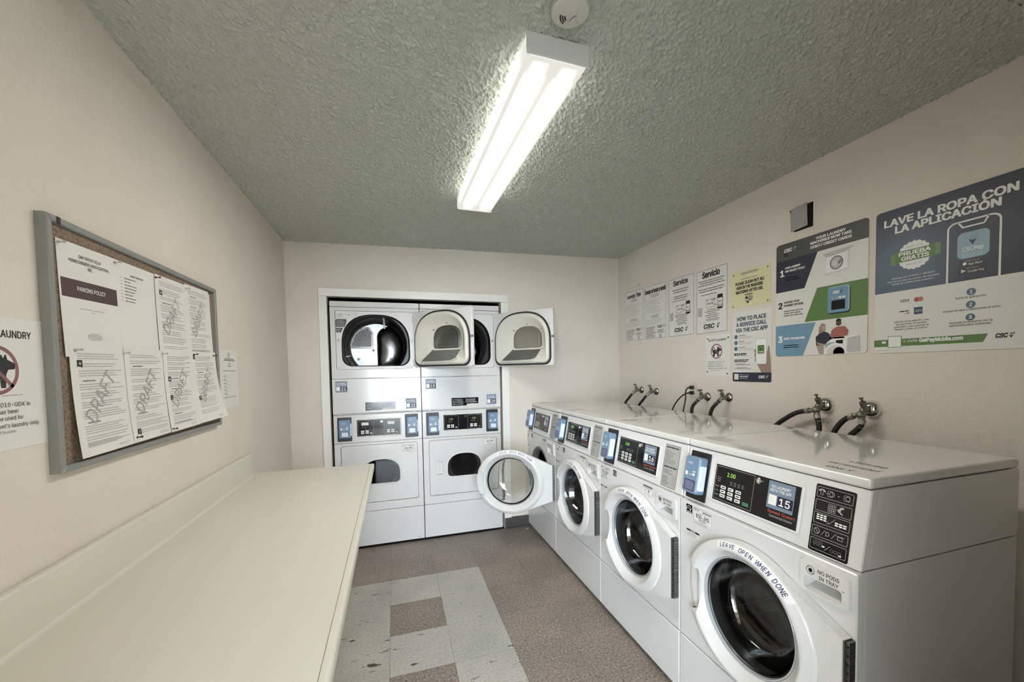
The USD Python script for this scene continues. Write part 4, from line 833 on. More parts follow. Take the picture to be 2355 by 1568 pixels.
rimb = rbox(-0.132, 0.132, -0.162, 0.162, 0.325, 0.350, 0.008, 12) - box(-0.105, 0.105, -0.135, 0.135, 0.2, 0.5)
MB().add(rimb).build('bin_rim', BLACK, bn, 30)
for k, (x, y, s, lb) in enumerate(((1.107, 3.388, 0.011, 'white lint scrap on the floor by the dark baseboard'), (1.118, 3.075, 0.005, 'tiny white crumb on the floor against the washers'))):
    g = rnd.random(); pts = [(s * rnd.uniform(.7, 1.2) * math.cos(q), s * .8 * rnd.uniform(.7, 1.1) * math.sin(q), z * s * .5) for q in np.linspace(0, 6.0, 9) for z in (0, rnd.uniform(.5, 1))]
    lt = thing('lint_scrap', lb, 'scrap', (x, y, 0.0)); MB().add(m3.Manifold.hull_points(np.array(pts))).build('lint', PAPER, lt, 40)

# ------------------------------------------------------------------ signs on the walls
def sign(name, label, cat, plane, a, b, mat=None, thick=0.003, r=0.0, group=None, part='sheet', gap=0.0):
    """A sheet on a wall: a = top left, b = bottom right in plane (u, v). Returns (thing, build function)."""
    mat = mat or BOARDW; c = ((a[0] + b[0]) / 2, (a[1] + b[1]) / 2)
    if plane == 'R': t = thing(name, label, cat, (XR, -c[0], c[1]), -90, group)
    else: t = thing(name, label, cat, (XL, c[0], c[1]), 90, group)
    f0 = front(-gap, c[0], c[1])
    MB().add(slab(rr(a[0], b[1], b[0], a[1], r), 0.0, thick, 0.0006), f0).build(part, mat, t, False)
    return t, front(-gap - thick, c[0], c[1])
def screws(t, fn, pts, mat=GREYM, r=0.0045):
    for p in pts: MB().add(lathe([(r, 0), (r * .9, .0015), (r * .5, .0022), (0, .0022)], 12, p), fn).build('screw', mat, t, 40)
L3 = lambda a, b, s: (a[0] * (1 - s) + b[0] * s, a[1] * (1 - s) + b[1] * s)
LEAFD, LEAFL = M('leaf_dark', (0.02, 0.025, 0.03), .5), M('leaf_green', (0.15, 0.21, 0.18), .5)
def csc(P, a, b, h, mat=INK, l1=LEAFD, l2=LEAFL, lev=2):
    P.text('logo_text', mat, 'CSC', a, (a[0] + (b[0] - a[0]) * .64, b[1]), h, lev, True, slant=.15, fat=.05)
    logo_mark(P, 'logo_mark', (a[0] + (b[0] - a[0]) * .86, a[1] + h * .5), h * 1.5, l1, l2, lev)
# laundry tips and consejos
for k, (nm, lb, a, b, title) in enumerate((('laundry_tips_notice', 'white bordered notice headed Laundry Tips, nearest the room corner', (-3.338, 2.128), (-3.045, 1.668), 'Laundry Tips'),
                                ('laundry_tips_notice', 'white bordered notice headed Consejos de lavado y secado', (-3.033, 2.121), (-2.737, 1.663), 'Consejos de lavado y secado'))):
    t, fn = sign(nm, lb, 'sign', 'R', a, b, BOARDW, .002); P = Print(); w, h = b[0] - a[0], a[1] - b[1]
    P.frame('border', INKG, (a[0] + .006, b[1] + .006), (b[0] - .006, a[1] - .006), .003)
    P.text('headline', INK, title, (a[0] + w * (.14 if k == 0 else .03), a[1] - h * (.14 if k == 0 else .145)), (b[0] - w * (.14 if k == 0 else .02), a[1] - h * (.14 if k == 0 else .145)), .031 if k == 0 else .033, fat=.04)
    x0, x1 = a[0] + .022, b[0] - .022; V = lambda s: a[1] - h * s
    P.words('body_text', INKG, x0 + .06, x1 - .06, V(.17), V(.235), 3, 100 + k, 'c', .004); P.words('body_text', INKL, x0, x1, V(.26), V(.37), 4, 110 + k, h=.0038, fill=(.55, 1)); P.words('body_text', INKL, x0, x1, V(.38), V(.52), 5, 120 + k, h=.0038, fill=(.55, 1))
    P.words('body_text', INKG, x0 + .06, x1 - .06, V(.55), V(.61), 3, 130 + k, 'c', .004); P.words('body_text', INKL, x0, x1, V(.62), V(.72), 4, 140 + k, h=.0038, fill=(.55, 1))
    P.line('border', INKL, [(a[0] + .012, V(.745)), (b[0] - .012, V(.745))], .0012)
    P.words('body_text', INKG, x0, x0 + w * .5, V(.76), V(.97), 11, 150 + k, h=.0045, fill=(.6, 1)); csc(P, (a[0] + w * .62, V(.80)), (b[0] - w * .06, V(.80)), .018)
    P.words('body_text', INKG, a[0] + w * .62, b[0] - .02, V(.83), V(.90), 4, 160 + k, h=.004); P.rect('code_square', INKL, (a[0] + w * .70, V(.985)), (a[0] + w * .80, V(.91)))
    P.build(t, fn)
# service notices
for k, (lb, a, b, title) in enumerate((('white bordered notice headed Service', (-2.713, 2.115), (-2.421, 1.660), 'Service'), ('white bordered notice headed Servicio', (-2.406, 2.1065), (-2.113, 1.6545), 'Servicio'))):
    t, fn = sign('service_notice', lb, 'sign', 'R', a, b, BOARDW, .002); P = Print(); w, h = b[0] - a[0], a[1] - b[1]; V = lambda s: a[1] - h * s; U = lambda s: a[0] + w * s
    P.frame('border', INKG, (a[0] + .006, b[1] + .006), (b[0] - .006, a[1] - .006), .0035); P.text('headline', INK, title, (U(.22), V(.135)), (U(.76), V(.135)), .037 if k == 0 else .040, fat=.04)
    if k == 0:
        P.words('body_text', INKG, U(.14), U(.82), V(.19), V(.27), 2, 5, 'c', .0072, fill=(.75, 1)); P.words('body_text', INKG, U(.20), U(.80), V(.305), V(.375), 2, 8, 'c', .0072, fill=(.8, 1))
    else:
        P.words('body_text', INKG, U(.06), U(.92), V(.165), V(.265), 3, 6, 'c', .0068, fill=(.75, 1)); P.words('body_text', INKG, U(.06), U(.92), V(.29), V(.36), 2, 9, 'c', .007, fill=(.85, 1))
    P.frame('rule', INKL, (U(.04), V(.815)), (U(.95), V(.345 if k == 0 else .33)), .0012); P.words('body_text', INKG, U(.18), U(.78), V(.385), V(.41), 1, 12 + k, h=.006)
    P.frame('sticker_picture', INK, (U(.33), V(.60)), (U(.62), V(.475)), .002); P.text('sticker_picture', INK, 'CSC #', (U(.345), V(.50)), (U(.42), V(.50)), .008); P.words('sticker_picture', INKG, U(.38), U(.58), V(.525), V(.565), 1, 2, h=.012, word=(.6, 1)); P.rect('sticker_picture', INKG, (U(.50), V(.502)), (U(.60), V(.487)))
    P.line('sticker_picture', DKRED, [(U(.58), V(.485)), (U(.70), V(.475))], .0025); P.line('sticker_picture', DKRED, [(U(.55), V(.565)), (U(.70), V(.575))], .0025)
    P.rect('phone_picture', BLACKG, (U(.69), V(.645)), (U(.845), V(.43)), 1, .008); P.rect('phone_screen', PAPER, (U(.70), V(.585)), (U(.835), V(.485)), 2); P.rect('phone_screen', INKL, (U(.70), V(.615)), (U(.835), V(.575)), 3); P.rect('phone_screen', INK, (U(.71), V(.54)), (U(.81), V(.53)), 4)
    P.rect('code_square', INKL, (U(.07), V(.72)), (U(.215), V(.60))); P.words('body_text', INKG, U(.06), U(.235), V(.58), V(.60), 1, 3, h=.004, fill=(1, 1))
    P.words('body_text', INKG, U(.27), U(.78), V(.62), V(.76), 5, 20 + k, 'c', .0055, fill=(.5, 1)); P.words('body_text', INKG, U(.30), U(.78), V(.765), V(.805), 2, 25 + k, 'c', .0048, fill=(.4, 1))
    csc(P, (U(.26), V(.915)), (U(.78), V(.915)), .028); P.words('logo_text', INKL, U(.26), U(.60), V(.925), V(.945), 1, 4, h=.004, fill=(1, 1)); P.build(t, fn)
# yellow sign
a, b = (-2.081, 2.0195), (-1.803, 1.796)
t, fn = sign('yellow_sign', 'yellow plastic sign asking to clean hair out of the washing machines', 'sign', 'R', a, b, YEL, .003); P = Print(); U = lambda s: a[0] + (b[0] - a[0]) * s; V = lambda s: a[1] - (a[1] - b[1]) * s
P.words('body_text', INKG, U(.22), U(.74), V(.045), V(.115), 4, 3, 'c', .0025); P.words('body_text', INKG, U(.26), U(.70), V(.20), V(.25), 1, 5, 'c', .004, fill=(1, 1))
for s_, u0, u1, v in (('PLEASE CLEAN OUT ALL', .105, .86, .375), ('HAIR IN THE WASHING', .13, .82, .495), ('MACHINES AFTER USE.', .12, .83, .615)): P.text('headline', INK, s_, (U(u0), V(v)), (U(u1), V(v)), .0175, fat=.045)
P.words('body_text', INK, U(.36), U(.57), V(.65), V(.70), 1, 7, 'c', .006, fill=(1, 1)); c = (U(.47), V(.78))
P.poly('washer_sketch', INKG, rr(U(.37), V(.84), U(.565), V(.705), .002).difference(rr(U(.38), V(.83), U(.555), V(.715), .002))); P.disc('washer_sketch', INK, (U(.41), V(.765)), .009, 2); P.ring('washer_sketch', INK, (U(.50), V(.79)), .015, .004, 2); P.disc('washer_sketch', INKG, (U(.50), V(.79)), .007, 2)
P.poly('washer_sketch', INK, [(U(.37), V(.86)), (U(.45), V(.85)), (U(.48), V(.89)), (U(.43), V(.93)), (U(.41), V(.88))], 2)
P.build(t, fn); screws(t, fn, [(U(.045), V(.065)), (U(.935), V(.065)), (U(.035), V(.955)), (U(.94), V(.945))], BRASS, .0055)
# no pets notices
def dog(P, c, R, lev=1):
    x, y = c; s = R * 1.12
    body = [(-.62, .08), (-.70, .28), (-.60, .30), (-.50, .12), (.05, .12), (.16, .30), (.20, .52), (.28, .36), (.38, .54), (.42, .36), (.72, .22), (.70, .06), (.44, .04), (.34, -.16), (.30, -.62), (.16, -.62), (.14, -.30), (-.22, -.26), (-.34, -.60), (-.52, -.62), (-.48, -.26), (-.56, -.10)]
    P.poly('dog_silhouette', INK, Polygon([(x + s * p, y + s * q) for p, q in body]).buffer(s * .03), lev)
    P.ring('prohibition_ring', PINKR, c, R, R * .15, lev + 1); k = R * .70; P.line('prohibition_ring', PINKR, [(x - k, y + k), (x + k, y - k)], R * .15, lev + 1)
def no_pets(lb, plane, a, b, pins):
    t, fn = sign('no_pets_notice', lb, 'notice', plane, a, b, PAPER, .0012); P = Print(); w, h = b[0] - a[0], a[1] - b[1]; U = lambda s: a[0] + w * s; V = lambda s: a[1] - h * s
    P.text('headline', INK, 'NO PETS LAUNDRY', (U(.12), V(.155)), (U(.86), V(.155)), .0145); dog(P, (U(.46), V(.40)), w * .235)
    P.words('fine_print', INKL, U(.50), U(.72), V(.575), V(.60), 1, 4, h=.002, fill=(1, 1))
    for s_, v, u1 in (('The Washer # 010-GDX in', .675, .80), ('Laundry Rm. 2 has been', .725, .66), ('designated to be used for', .775, .715), ("washing your pet's laundry only.", .83, .90)): P.text('body_text', INK, s_, (U(.085), V(v)), (U(u1), V(v)), .0085, bold=False)
    P.text('body_text', INKG, 'HOA Board of Direction', (U(.24), V(.872)), (U(.62), V(.872)), .006, bold=False); P.build(t, fn)
    screws(t, fn, [(U(p), V(q)) for p, q in pins], BLACK, .005)
no_pets('white no pets laundry notice with a red crossed-out dog, under the Servicio notice', 'R', (-2.311, 1.642), (-2.097, 1.363), ((.09, .08), (.93, .09), (.08, .90), (.90, .94)))
no_pets('white no pets laundry notice cut off by the left edge of the picture', 'L', (0.989, 1.5575), (1.2035, 1.2815), ())
# service call poster
a, b = (-2.072, 1.7675), (-1.7925, 1.329)
t, fn = sign('service_call_poster', 'white and navy poster on placing a service call, with a hand holding a phone', 'poster', 'R', a, b, BOARDW, .003, .010); P = Print(); w, h = b[0] - a[0], a[1] - b[1]; U = lambda s: a[0] + w * s; V = lambda s: a[1] - h * s
for s_, u0, u1, v in (('HOW TO PLACE', .12, .87, .128), ('A SERVICE CALL', .10, .88, .208), ('VIA THE CSC APP', .085, .905, .288)): P.text('headline', SLATE, s_, (U(u0), V(v)), (U(u1), V(v)), .0225, fat=.045)
for q, v in enumerate((.355, .44, .525)):
    P.disc('step_icon', SLATE2, (U(.09), V(v)), .0135); P.words('body_text', INKG, U(.165), U(.35), V(v - .028), V(v - .004), 1, q, h=.0045, fill=(.8, 1)); P.words('body_text', INKL, U(.165), U(.58), V(v - .004), V(v + .032), 2, 9 + q, h=.003)
P.rect('store_badge', BLACK, (U(.045), V(.625)), (U(.205), V(.593)), 1, .001); P.rect('store_badge', BLACK, (U(.225), V(.625)), (U(.37), V(.593)), 1, .001); P.words('badge_text', WHITE, U(.08), U(.19), V(.600), V(.620), 1, 4, h=.004, fill=(1, 1), lev=2); P.words('badge_text', WHITE, U(.26), U(.36), V(.600), V(.620), 1, 5, h=.004, fill=(1, 1), lev=2)
P.words('body_text', INK, U(.045), U(.45), V(.68), V(.725), 2, 6, h=.006, fill=(.75, 1))
for v in (.755, .81): P.disc('step_icon', INKL, (U(.065), V(v)), .005); P.words('body_text', INKG, U(.105), U(.52), V(v - .018), V(v + .012), 2, 7 + int(v * 100), h=.0036, fill=(.5, 1))
P.poly('hand', TAN, [(U(.60), V(.545)), (U(.57), V(.57)), (U(.60), V(.60)), (U(.575), V(.635)), (U(.61), V(.665)), (U(.59), V(.70)), (U(.64), V(.74)), (U(.70), V(.80)), (U(.755), V(.868)), (U(.998), V(.868)), (U(.985), V(.70)), (U(.955), V(.53)), (U(.925), V(.50)), (U(.89), V(.60)), (U(.88), V(.72)), (U(.70), V(.74)), (U(.645), V(.70)), (U(.635), V(.62)), (U(.64), V(.55))], 1)
ph = rr(U(.62), V(.755), U(.885), V(.405), .010); P.poly('phone_picture', WHITE, ph, 2); P.poly('phone_picture', INKL, ph.difference(ph.buffer(-.0022)), 3)
P.rect('app_tile', GREEN, (U(.665), V(.61)), (U(.83), V(.495)), 4, .005); logo_mark(P, 'app_mark', (U(.75), V(.535)), .024, LEAFD, LEAFL, 5); P.words('app_mark', WHITE, U(.69), U(.81), V(.57), V(.60), 1, 4, h=.005, lev=5, fill=(1, 1))
P.poly('footer', NAVY, rr(a[0], b[1], b[0], a[1], .010).intersection(sbox(a[0], b[1], b[0], V(.868))), 1); P.rect('code_square', PAPER, (U(.045), V(.972)), (U(.165), V(.890)), 2)
P.words('footer_text', INKL, U(.20), U(.44), V(.895), V(.915), 1, 2, h=.0045, lev=2, fill=(1, 1)); P.words('footer_text', WHITE, U(.20), U(.42), V(.92), V(.94), 1, 3, h=.005, lev=2, fill=(1, 1)); P.words('footer_text', INKL, U(.20), U(.40), V(.945), V(.965), 1, 5, h=.0035, lev=2, fill=(1, 1))
csc(P, (U(.69), V(.945)), (U(.93), V(.945)), .0145, WHITE, INKL, INKL); P.build(t, fn)
# card payment poster
a, b = (-1.765, 2.100), (-1.298, 1.478)
t, fn = sign('card_payment_poster', 'tall poster of three steps saying the laundry machines take debit and credit cards', 'poster', 'R', a, b, BOARDW, .004, .018); P = Print(); w, h = b[0] - a[0], a[1] - b[1]
full = rr(a[0], b[1], b[0], a[1], .018); U = lambda s: a[0] + w * s; V = lambda s: a[1] - h * s
def clip(pts): return Polygon(pts).intersection(full)
P.poly('title_band', CHAR, clip([(U(0), V(0)), (U(1), V(0)), (U(1), V(.148)), (U(0), V(.148))]))
csc(P, (U(.10), V(.077)), (U(.255), V(.077)), .017, WHITE, INKG, INKL); P.words('logo_text', INKG, U(.10), U(.16), V(.09), V(.12), 3, 3, h=.003)
for s_, pa, pb in (('YOUR LAUNDRY', (-1.5417, 2.0737), (-1.3973, 2.0691)), ('MACHINES NOW TAKE', (-1.5689, 2.0572), (-1.3709, 2.0491)), ('DEBIT/ CREDIT CARDS', (-1.5687, 2.0343), (-1.3706, 2.0293))): P.text('headline', WHITE, s_, pa, pb, .0125, fat=.045)
P.poly('step_band_navy', NAVY, clip([(U(0), V(.148)), (U(.50), V(.148)), (U(.355), V(.425)), (U(0), V(.425))])); P.poly('step_band_green', GREEN, clip([(U(1), V(.445)), (U(.50), V(.445)), (U(.36), V(.715)), (U(1), V(.715))])); P.poly('step_band_blue', BLUE3, clip([(U(0), V(.725)), (U(.49), V(.725)), (U(.345), V(1)), (U(0), V(1))]))
P.text('step_number', WHITE, '1', (U(.055), V(.285)), h=.033, fat=.04); P.text('step_text', WHITE, 'LOAD LAUNDRY', (U(.115), V(.225)), (U(.305), V(.225)), .0102, fat=.04); P.text('step_text', WHITE, 'AND SELECT CYCLE', (U(.115), V(.255)), (U(.355), V(.255)), .0102, fat=.04); P.words('step_text', INKL, U(.12), U(.31), V(.30), V(.335), 2, 4, h=.004)
P.text('step_number_black', INK, '2', (U(.035), V(.572)), h=.033, fat=.04); P.text('step_text_black', INK, 'CHOOSE YOUR', (U(.105), V(.530)), (U(.295), V(.530)), .0102, fat=.04); P.text('step_text_black', INK, 'PAYMENT OPTION.', (U(.105), V(.558)), (U(.345), V(.558)), .0102, fat=.04); P.words('step_text_black', INKG, U(.105), U(.35), V(.59), V(.65), 3, 6, h=.0065)
P.text('step_number', WHITE, '3', (U(.035), V(.875)), h=.033, fat=.04); P.text('step_text', WHITE, 'START THE MACHINE', (U(.105), V(.853)), (U(.365), V(.853)), .0102, fat=.04); P.words('step_text', WHITE, U(.105), U(.34), V(.895), V(.93), 2, 8, h=.0045)
PG1, PG2 = M('picture_grey', (.50, .50, .48), .5), M('picture_pale_grey', (.62, .62, .60), .5)
P.poly('washer_picture', PG2, [(U(.575), V(.36)), (U(.82), V(.348)), (U(.83), V(.20)), (U(.60), V(.215))], 2); P.poly('washer_picture', WHITE, [(U(.585), V(.345)), (U(.81), V(.335)), (U(.81), V(.20)), (U(.60), V(.212))], 3); P.poly('washer_picture', PG1, [(U(.55), V(.185)), (U(.875), V(.17)), (U(.81), V(.205)), (U(.60), V(.218))], 4)
c = (U(.70), V(.275)); P.disc('washer_picture', INKG, c, .0335, 5, .95); P.disc('washer_picture', PG1, c, .027, 6, .95); P.poly('washer_picture', INKG, [(c[0] + .004, c[1] - .002), (c[0] + .022, c[1] + .014), (c[0] + .024, c[1] - .002), (c[0] + .012, c[1] - .010)], 7); P.disc('washer_picture', PG2, (c[0] - .006, c[1] - .002), .012, 7)
rp = rr(U(.615), V(.668), U(.835), V(.462), .014); P.poly('reader_picture', BLACK, affinity.translate(rp, .004, -.006), 2); P.poly('reader_picture', BLUE3, rp, 3); P.poly('reader_picture', APPBLUE, rp.difference(affinity.translate(rp, -.007, -.006)), 4)
P.rect('reader_picture', BLACKG, (U(.655), V(.645)), (U(.79), V(.572)), 5, .003); csc(P, (U(.67), V(.517)), (U(.765), V(.517)), .012, WHITE, NAVY, NAVY, 5)
for u in (.655, .70, .73, .765): P.rect('reader_picture', WHITE if u > .71 else INKL, (U(u), V(.560)), (U(u + .026), V(.545)), 5, .001)
SK1, SK2, HAIR = M('picture_skin_light', (.42, .30, .24), .5), M('picture_skin_dark', (.10, .06, .045), .5), M('picture_hair', (.30, .23, .17), .5)
CORAL = M('picture_coral', (.36, .12, .10), .5); KHAKI = M('picture_khaki', (.36, .32, .26), .5)
P.poly('woman_picture', HAIR, Polygon([(U(.525), V(.845)), (U(.53), V(.775)), (U(.555), V(.745)), (U(.59), V(.755)), (U(.595), V(.80)), (U(.565), V(.82)), (U(.56), V(.85))]).buffer(.002), 2); P.disc('woman_picture', SK1, (U(.575), V(.785)), .011, 3)
P.poly('woman_picture', NAVY, [(U(.495), V(.92)), (U(.49), V(.85)), (U(.53), V(.825)), (U(.585), V(.81)), (U(.635), V(.83)), (U(.66), V(.875)), (U(.61), V(.90)), (U(.60), V(.925))], 3); P.poly('woman_picture', KHAKI, [(U(.495), V(.92)), (U(.575), V(.92)), (U(.585), V(.995)), (U(.53), V(.995))], 3); P.poly('woman_picture', SK1, [(U(.50), V(.885)), (U(.52), V(.90)), (U(.60), V(.915)), (U(.585), V(.925)), (U(.515), V(.915))], 4)
P.poly('man_picture', CORAL, Polygon([(U(.64), V(.875)), (U(.665), V(.805)), (U(.71), V(.785)), (U(.79), V(.785)), (U(.825), V(.82)), (U(.81), V(.87))]).buffer(.002), 2); P.disc('man_picture', SK2, (U(.73), V(.755)), .013, 3); P.poly('man_picture', BLACK, Point(U(.73), V(.738)).buffer(.0125).intersection(sbox(U(.6), V(.74), U(.9), V(.6))), 4); P.rect('man_picture', SK2, (U(.64), V(.875)), (U(.79), V(.862)), 3, .002)
P.poly('machines_picture', WHITE, [(U(.63), V(.99)), (U(.64), V(.885)), (U(.70), V(.862)), (U(.92), V(.855)), (U(.94), V(.99))], 3); P.poly('machines_picture', PG1, [(U(.81), V(.99)), (U(.82), V(.875)), (U(.935), V(.86)), (U(.94), V(.985))], 4); P.poly('machines_picture', APPBLUE, [(U(.60), V(.985)), (U(.595), V(.91)), (U(.69), V(.90)), (U(.69), V(.94)), (U(.63), V(.985))], 4); P.rect('machines_picture', BLACKG, (U(.705), V(.917)), (U(.775), V(.888)), 5, .001)
arc = Point(U(.70), V(1.0)).buffer(.056).difference(Point(U(.70), V(1.0)).buffer(.045)).intersection(sbox(U(.5), V(.995), U(.9), V(.85))); P.poly('machines_picture', PG2, Point(U(.70), V(1.0)).buffer(.045).intersection(sbox(U(.5), V(.995), U(.9), V(.85))), 5); P.poly('machines_picture', WHITE, arc, 6); P.poly('machines_picture', BLACKG, Point(U(.735), V(.985)).buffer(.026).intersection(sbox(U(.5), V(.995), U(.9), V(.85))), 5)
P.build(t, fn)
# big app poster
a, b = (-1.269, 2.0965), (-0.800, 1.474)
t, fn = sign('app_poster', 'large dark blue poster in Spanish headed Lave la ropa con la aplicación', 'poster', 'R', a, b, BOARDW, .004, .016); P = Print(); w, h = b[0] - a[0], a[1] - b[1]; full = rr(a[0], b[1], b[0], a[1], .016); U = lambda s: a[0] + w * s; V = lambda s: a[1] - h * s
mid = ((-1.2708, 1.7428)[1] + (-0.8177, 1.7364)[1]) / 2
n = {'g': ('texture_coordinate', {}), 'mp': ('mapping', {'location': (0.14, 0.0, -0.03), 'scale': (1, 1, 0.85)}), 'l': ('vector_math', {'math_type': 'length'}), 'r': ('rgb_ramp', {'ramp': [(0.0, (0.105, 0.145, 0.19)), (0.10, (0.085, 0.12, 0.165)), (0.22, (0.034, 0.040, 0.062)), (0.36, (0.022, 0.022, 0.036)), (1.0, (0.022, 0.022, 0.036))]}), 'p': ('principled_bsdf', {'roughness': .42})}
PANELB = usdkit.material(stage, '/World/Looks/print_blue_fade', n, [('g.object', 'mp.vector'), ('mp.vector', 'l.vector1'), ('l.value', 'r.fac'), ('r.color', 'p.base_color')], surface='p.BSDF'); MATS['print_blue_fade'] = PANELB
P.poly('blue_field', PANELB, clip([(U(0), V(0)), (U(1), V(0)), (U(1), mid), (U(0), mid)]), 1)
P.text('headline', WHITE, 'LAVE LA ROPA CON', (-1.2366, 2.0303), (-0.8341, 2.0227), .0285, fat=.045); P.text('headline', WHITE, 'LA APLICACI\u00d3N', (-1.1957, 1.9934), (-0.8761, 1.9870), .0285, fat=.045)
c = (-1.1278, 1.8820); sc_ = Polygon([(c[0] + (.058 + .0022 * math.cos(20 * q)) * math.cos(q), c[1] + (.058 + .0022 * math.cos(20 * q)) * math.sin(q)) for q in np.linspace(0, 2 * math.pi, 160, endpoint=False)]); P.poly('badge', WHITE, sc_, 2)
P.poly('badge_ribbon', GREEN, sbox(c[0] - .066, c[1] - .0215, c[0] + .070, c[1] + .0255), 3); GL2 = M('print_green_light', (.16, .27, .10), .45); P.poly('ribbon_end', GL2, sbox(c[0] - .082, c[1] - .028, c[0] - .062, c[1] + .0185), 2); P.poly('ribbon_end', GL2, sbox(c[0] + .066, c[1] - .018, c[0] + .086, c[1] + .0285), 2)
P.text('badge_text', WHITE, 'PRUEBA', (c[0] - .053, c[1] + .0045), (c[0] + .055, c[1] + .0045), .0160, 4, fat=.04); P.text('badge_text', WHITE, 'GRATIS', (c[0] - .044, c[1] - .0165), (c[0] + .050, c[1] - .0165), .0160, 4, fat=.04); P.text('badge_small_text', INKL, 'BENEFICIO', (c[0] - .026, c[1] + .034), (c[0] + .030, c[1] + .034), .007, 3, False); P.text('badge_small_text', INKL, 'BENEFICIO', (c[0] - .026, c[1] - .040), (c[0] + .030, c[1] - .040), .007, 3, False)
for s_, pa, pb, bd in (('Obtenga un LAVADO Y SECADO', (-1.2061, 1.7953), (-1.0582, 1.7922), False), ('GRATIS al crear su cuenta. No requiere', (-1.2206, 1.7826), (-1.0447, 1.7787), False), ('tarjeta de cr\u00e9dito para probarlo.', (-1.2057, 1.7710), (-1.0619, 1.7668), False)): P.text('offer_text', WHITE, s_, pa, pb, .0066, 2, bd)
pa, pb = (-1.0231, 1.9488), (-0.8725, 1.9450); ptop = (-0.9383, 1.9687)[1]; ph = rr(pa[0], mid - .05, pb[0], ptop, .026).intersection(sbox(pa[0], mid, pb[0], ptop + .1)); P.poly('phone_outline', WHITE, ph.difference(rr(pa[0] + .006, mid - .05, pb[0] - .006, ptop - .006, .021)), 2)
nx0, nx1, ny = (-0.9915, 1.9604)[0], (-0.9067, 1.9586)[0], (-0.9476, 1.9426)[1]; P.line('phone_outline', WHITE, [(nx0, ptop - .003), (nx0 + .014, ny), (nx1 - .012, ny), (nx1, ptop - .003)], .0055, 2)
ta, tb = (-0.9918, 1.9220), (-0.9030, 1.8231); P.rect('app_tile', APPBLUE, (ta[0], tb[1]), (tb[0], ta[1]), 2, .018); tc = ((ta[0] + tb[0]) / 2, (ta[1] + tb[1]) / 2); tw = tb[0] - ta[0]
logo_mark(P, 'app_mark', (tc[0], tc[1] + .020), .044, NAVY, M('leaf_teal', (.28, .40, .40), .5), 3); P.text('app_name', WHITE, 'CSCPay', (tc[0] - tw * .33, tc[1] - .022), (tc[0] + tw * .33, tc[1] - .022), .0150, 3); P.text('app_name', M('print_pale_blue', (.45, .56, .63), .5), 'Mobile', (tc[0] - tw * .33, tc[1] - .045), (tc[0] + tw * .33, tc[1] - .045), .0155, 3)
for q, (s_, p0, p1) in enumerate((('App Store', (-0.9846, 1.8139), (-0.9147, 1.7947)), ('Google Play', (-0.9888, 1.7860), (-0.9094, 1.7671)))):
    m_ = (p0[1] + p1[1]) / 2; P.rect('store_badge', BLACK, (p0[0], m_ - .0115), (p1[0], m_ + .0115), 2, .001); P.text('store_badge_text', WHITE, s_, (p0[0] + (p1[0] - p0[0]) * .36, m_ - .0075), (p1[0] - .006, m_ - .0075), .0092, 3, False); P.words('store_badge_text', INKL, p0[0] + (p1[0] - p0[0]) * .30, p1[0] - .012, m_ + .010, m_ + .006, 1, q, h=.0022, lev=3)
    if q: P.poly('store_badge_text', WHITE, [(p0[0] + .010, m_ - .007), (p0[0] + .010, m_ + .007), (p0[0] + .024, m_)], 3)
    else: P.disc('store_badge_text', WHITE, (p0[0] + .015, m_ - .001), .006, 3); P.poly('store_badge_text', WHITE, [(p0[0] + .015, m_ + .006), (p0[0] + .019, m_ + .0095), (p0[0] + .016, m_ + .0095)], 3)
va, vb = (-1.1733, 1.6900), (-1.1420, 1.6891); P.text('card_logo', NAVY, 'VISA', va, vb, .0115, 1, slant=.2)
mc = (-1.1092, 1.6937); P.disc('card_logo_red', RED, (mc[0] - .0062, mc[1]), .0095, 1); P.disc('card_logo_orange', M('print_orange', (.42, .17, .11), .5), (mc[0] + .0062, mc[1]), .0095, 2)
dc = (-1.1573, 1.6470); P.words('card_logo', INK, dc[0] - .017, dc[0] + .017, dc[1] + .006, dc[1], 1, 3, h=.0042, fill=(1, 1)); P.poly('card_logo_orange', M('print_orange', (.42, .17, .11), .5), [(dc[0] - .004, dc[1] - .008), (dc[0] + .018, dc[1] - .002), (dc[0] + .018, dc[1] - .009)], 1)
ax = (-1.1099, 1.6471); P.rect('card_logo_blue', M('print_card_blue', (.045, .075, .15), .5), (ax[0] - .0145, ax[1] - .0145), (ax[0] + .0145, ax[1] + .0145), 1); P.words('card_logo_text', INKL, ax[0] - .011, ax[0] + .011, ax[1] + .005, ax[1] - .006, 2, 5, h=.003, lev=2, fill=(1, 1))
for s_, pa, pb in (('PAGUE F\u00c1CILMENTE y use', (-1.1933, 1.6050), (-1.0735, 1.6019)), ('las opciones de llenado', (-1.1859, 1.5942), (-1.0808, 1.5921)), ('autom\u00e1tico para guardar el', (-1.1942, 1.5837), (-1.0732, 1.5805)), ('tiempo y tener el control.', (-1.1904, 1.5724), (-1.0772, 1.5703))): P.text('body_text', CHAR, s_, pa, pb, .0068, 1)
for s_, cc in (('1', (-0.9491, 1.6948)), ('2', (-0.9496, 1.6471)), ('3', (-0.9497, 1.5994))): P.disc('step_disc', SLATE2, cc, .0135, 1); P.text('step_number', WHITE, s_, (cc[0], cc[1] - .0065), h=.013, lev=2, align='c')
for s_, pa, pb in (('Inicie la aplicaci\u00f3n.', (-0.9934, 1.6735), (-0.9079, 1.6710)), ('Cargue la ropa y seleccione el ciclo.', (-1.0318, 1.6276), (-0.8691, 1.6243)), ('Escanee la lavadora con la', (-1.0100, 1.5801), (-0.8898, 1.5781)), ('aplicaci\u00f3n para comenzar.', (-1.0098, 1.5698), (-0.8913, 1.5668))): P.text('body_text', CHAR, s_, pa, pb, .0074, 1)
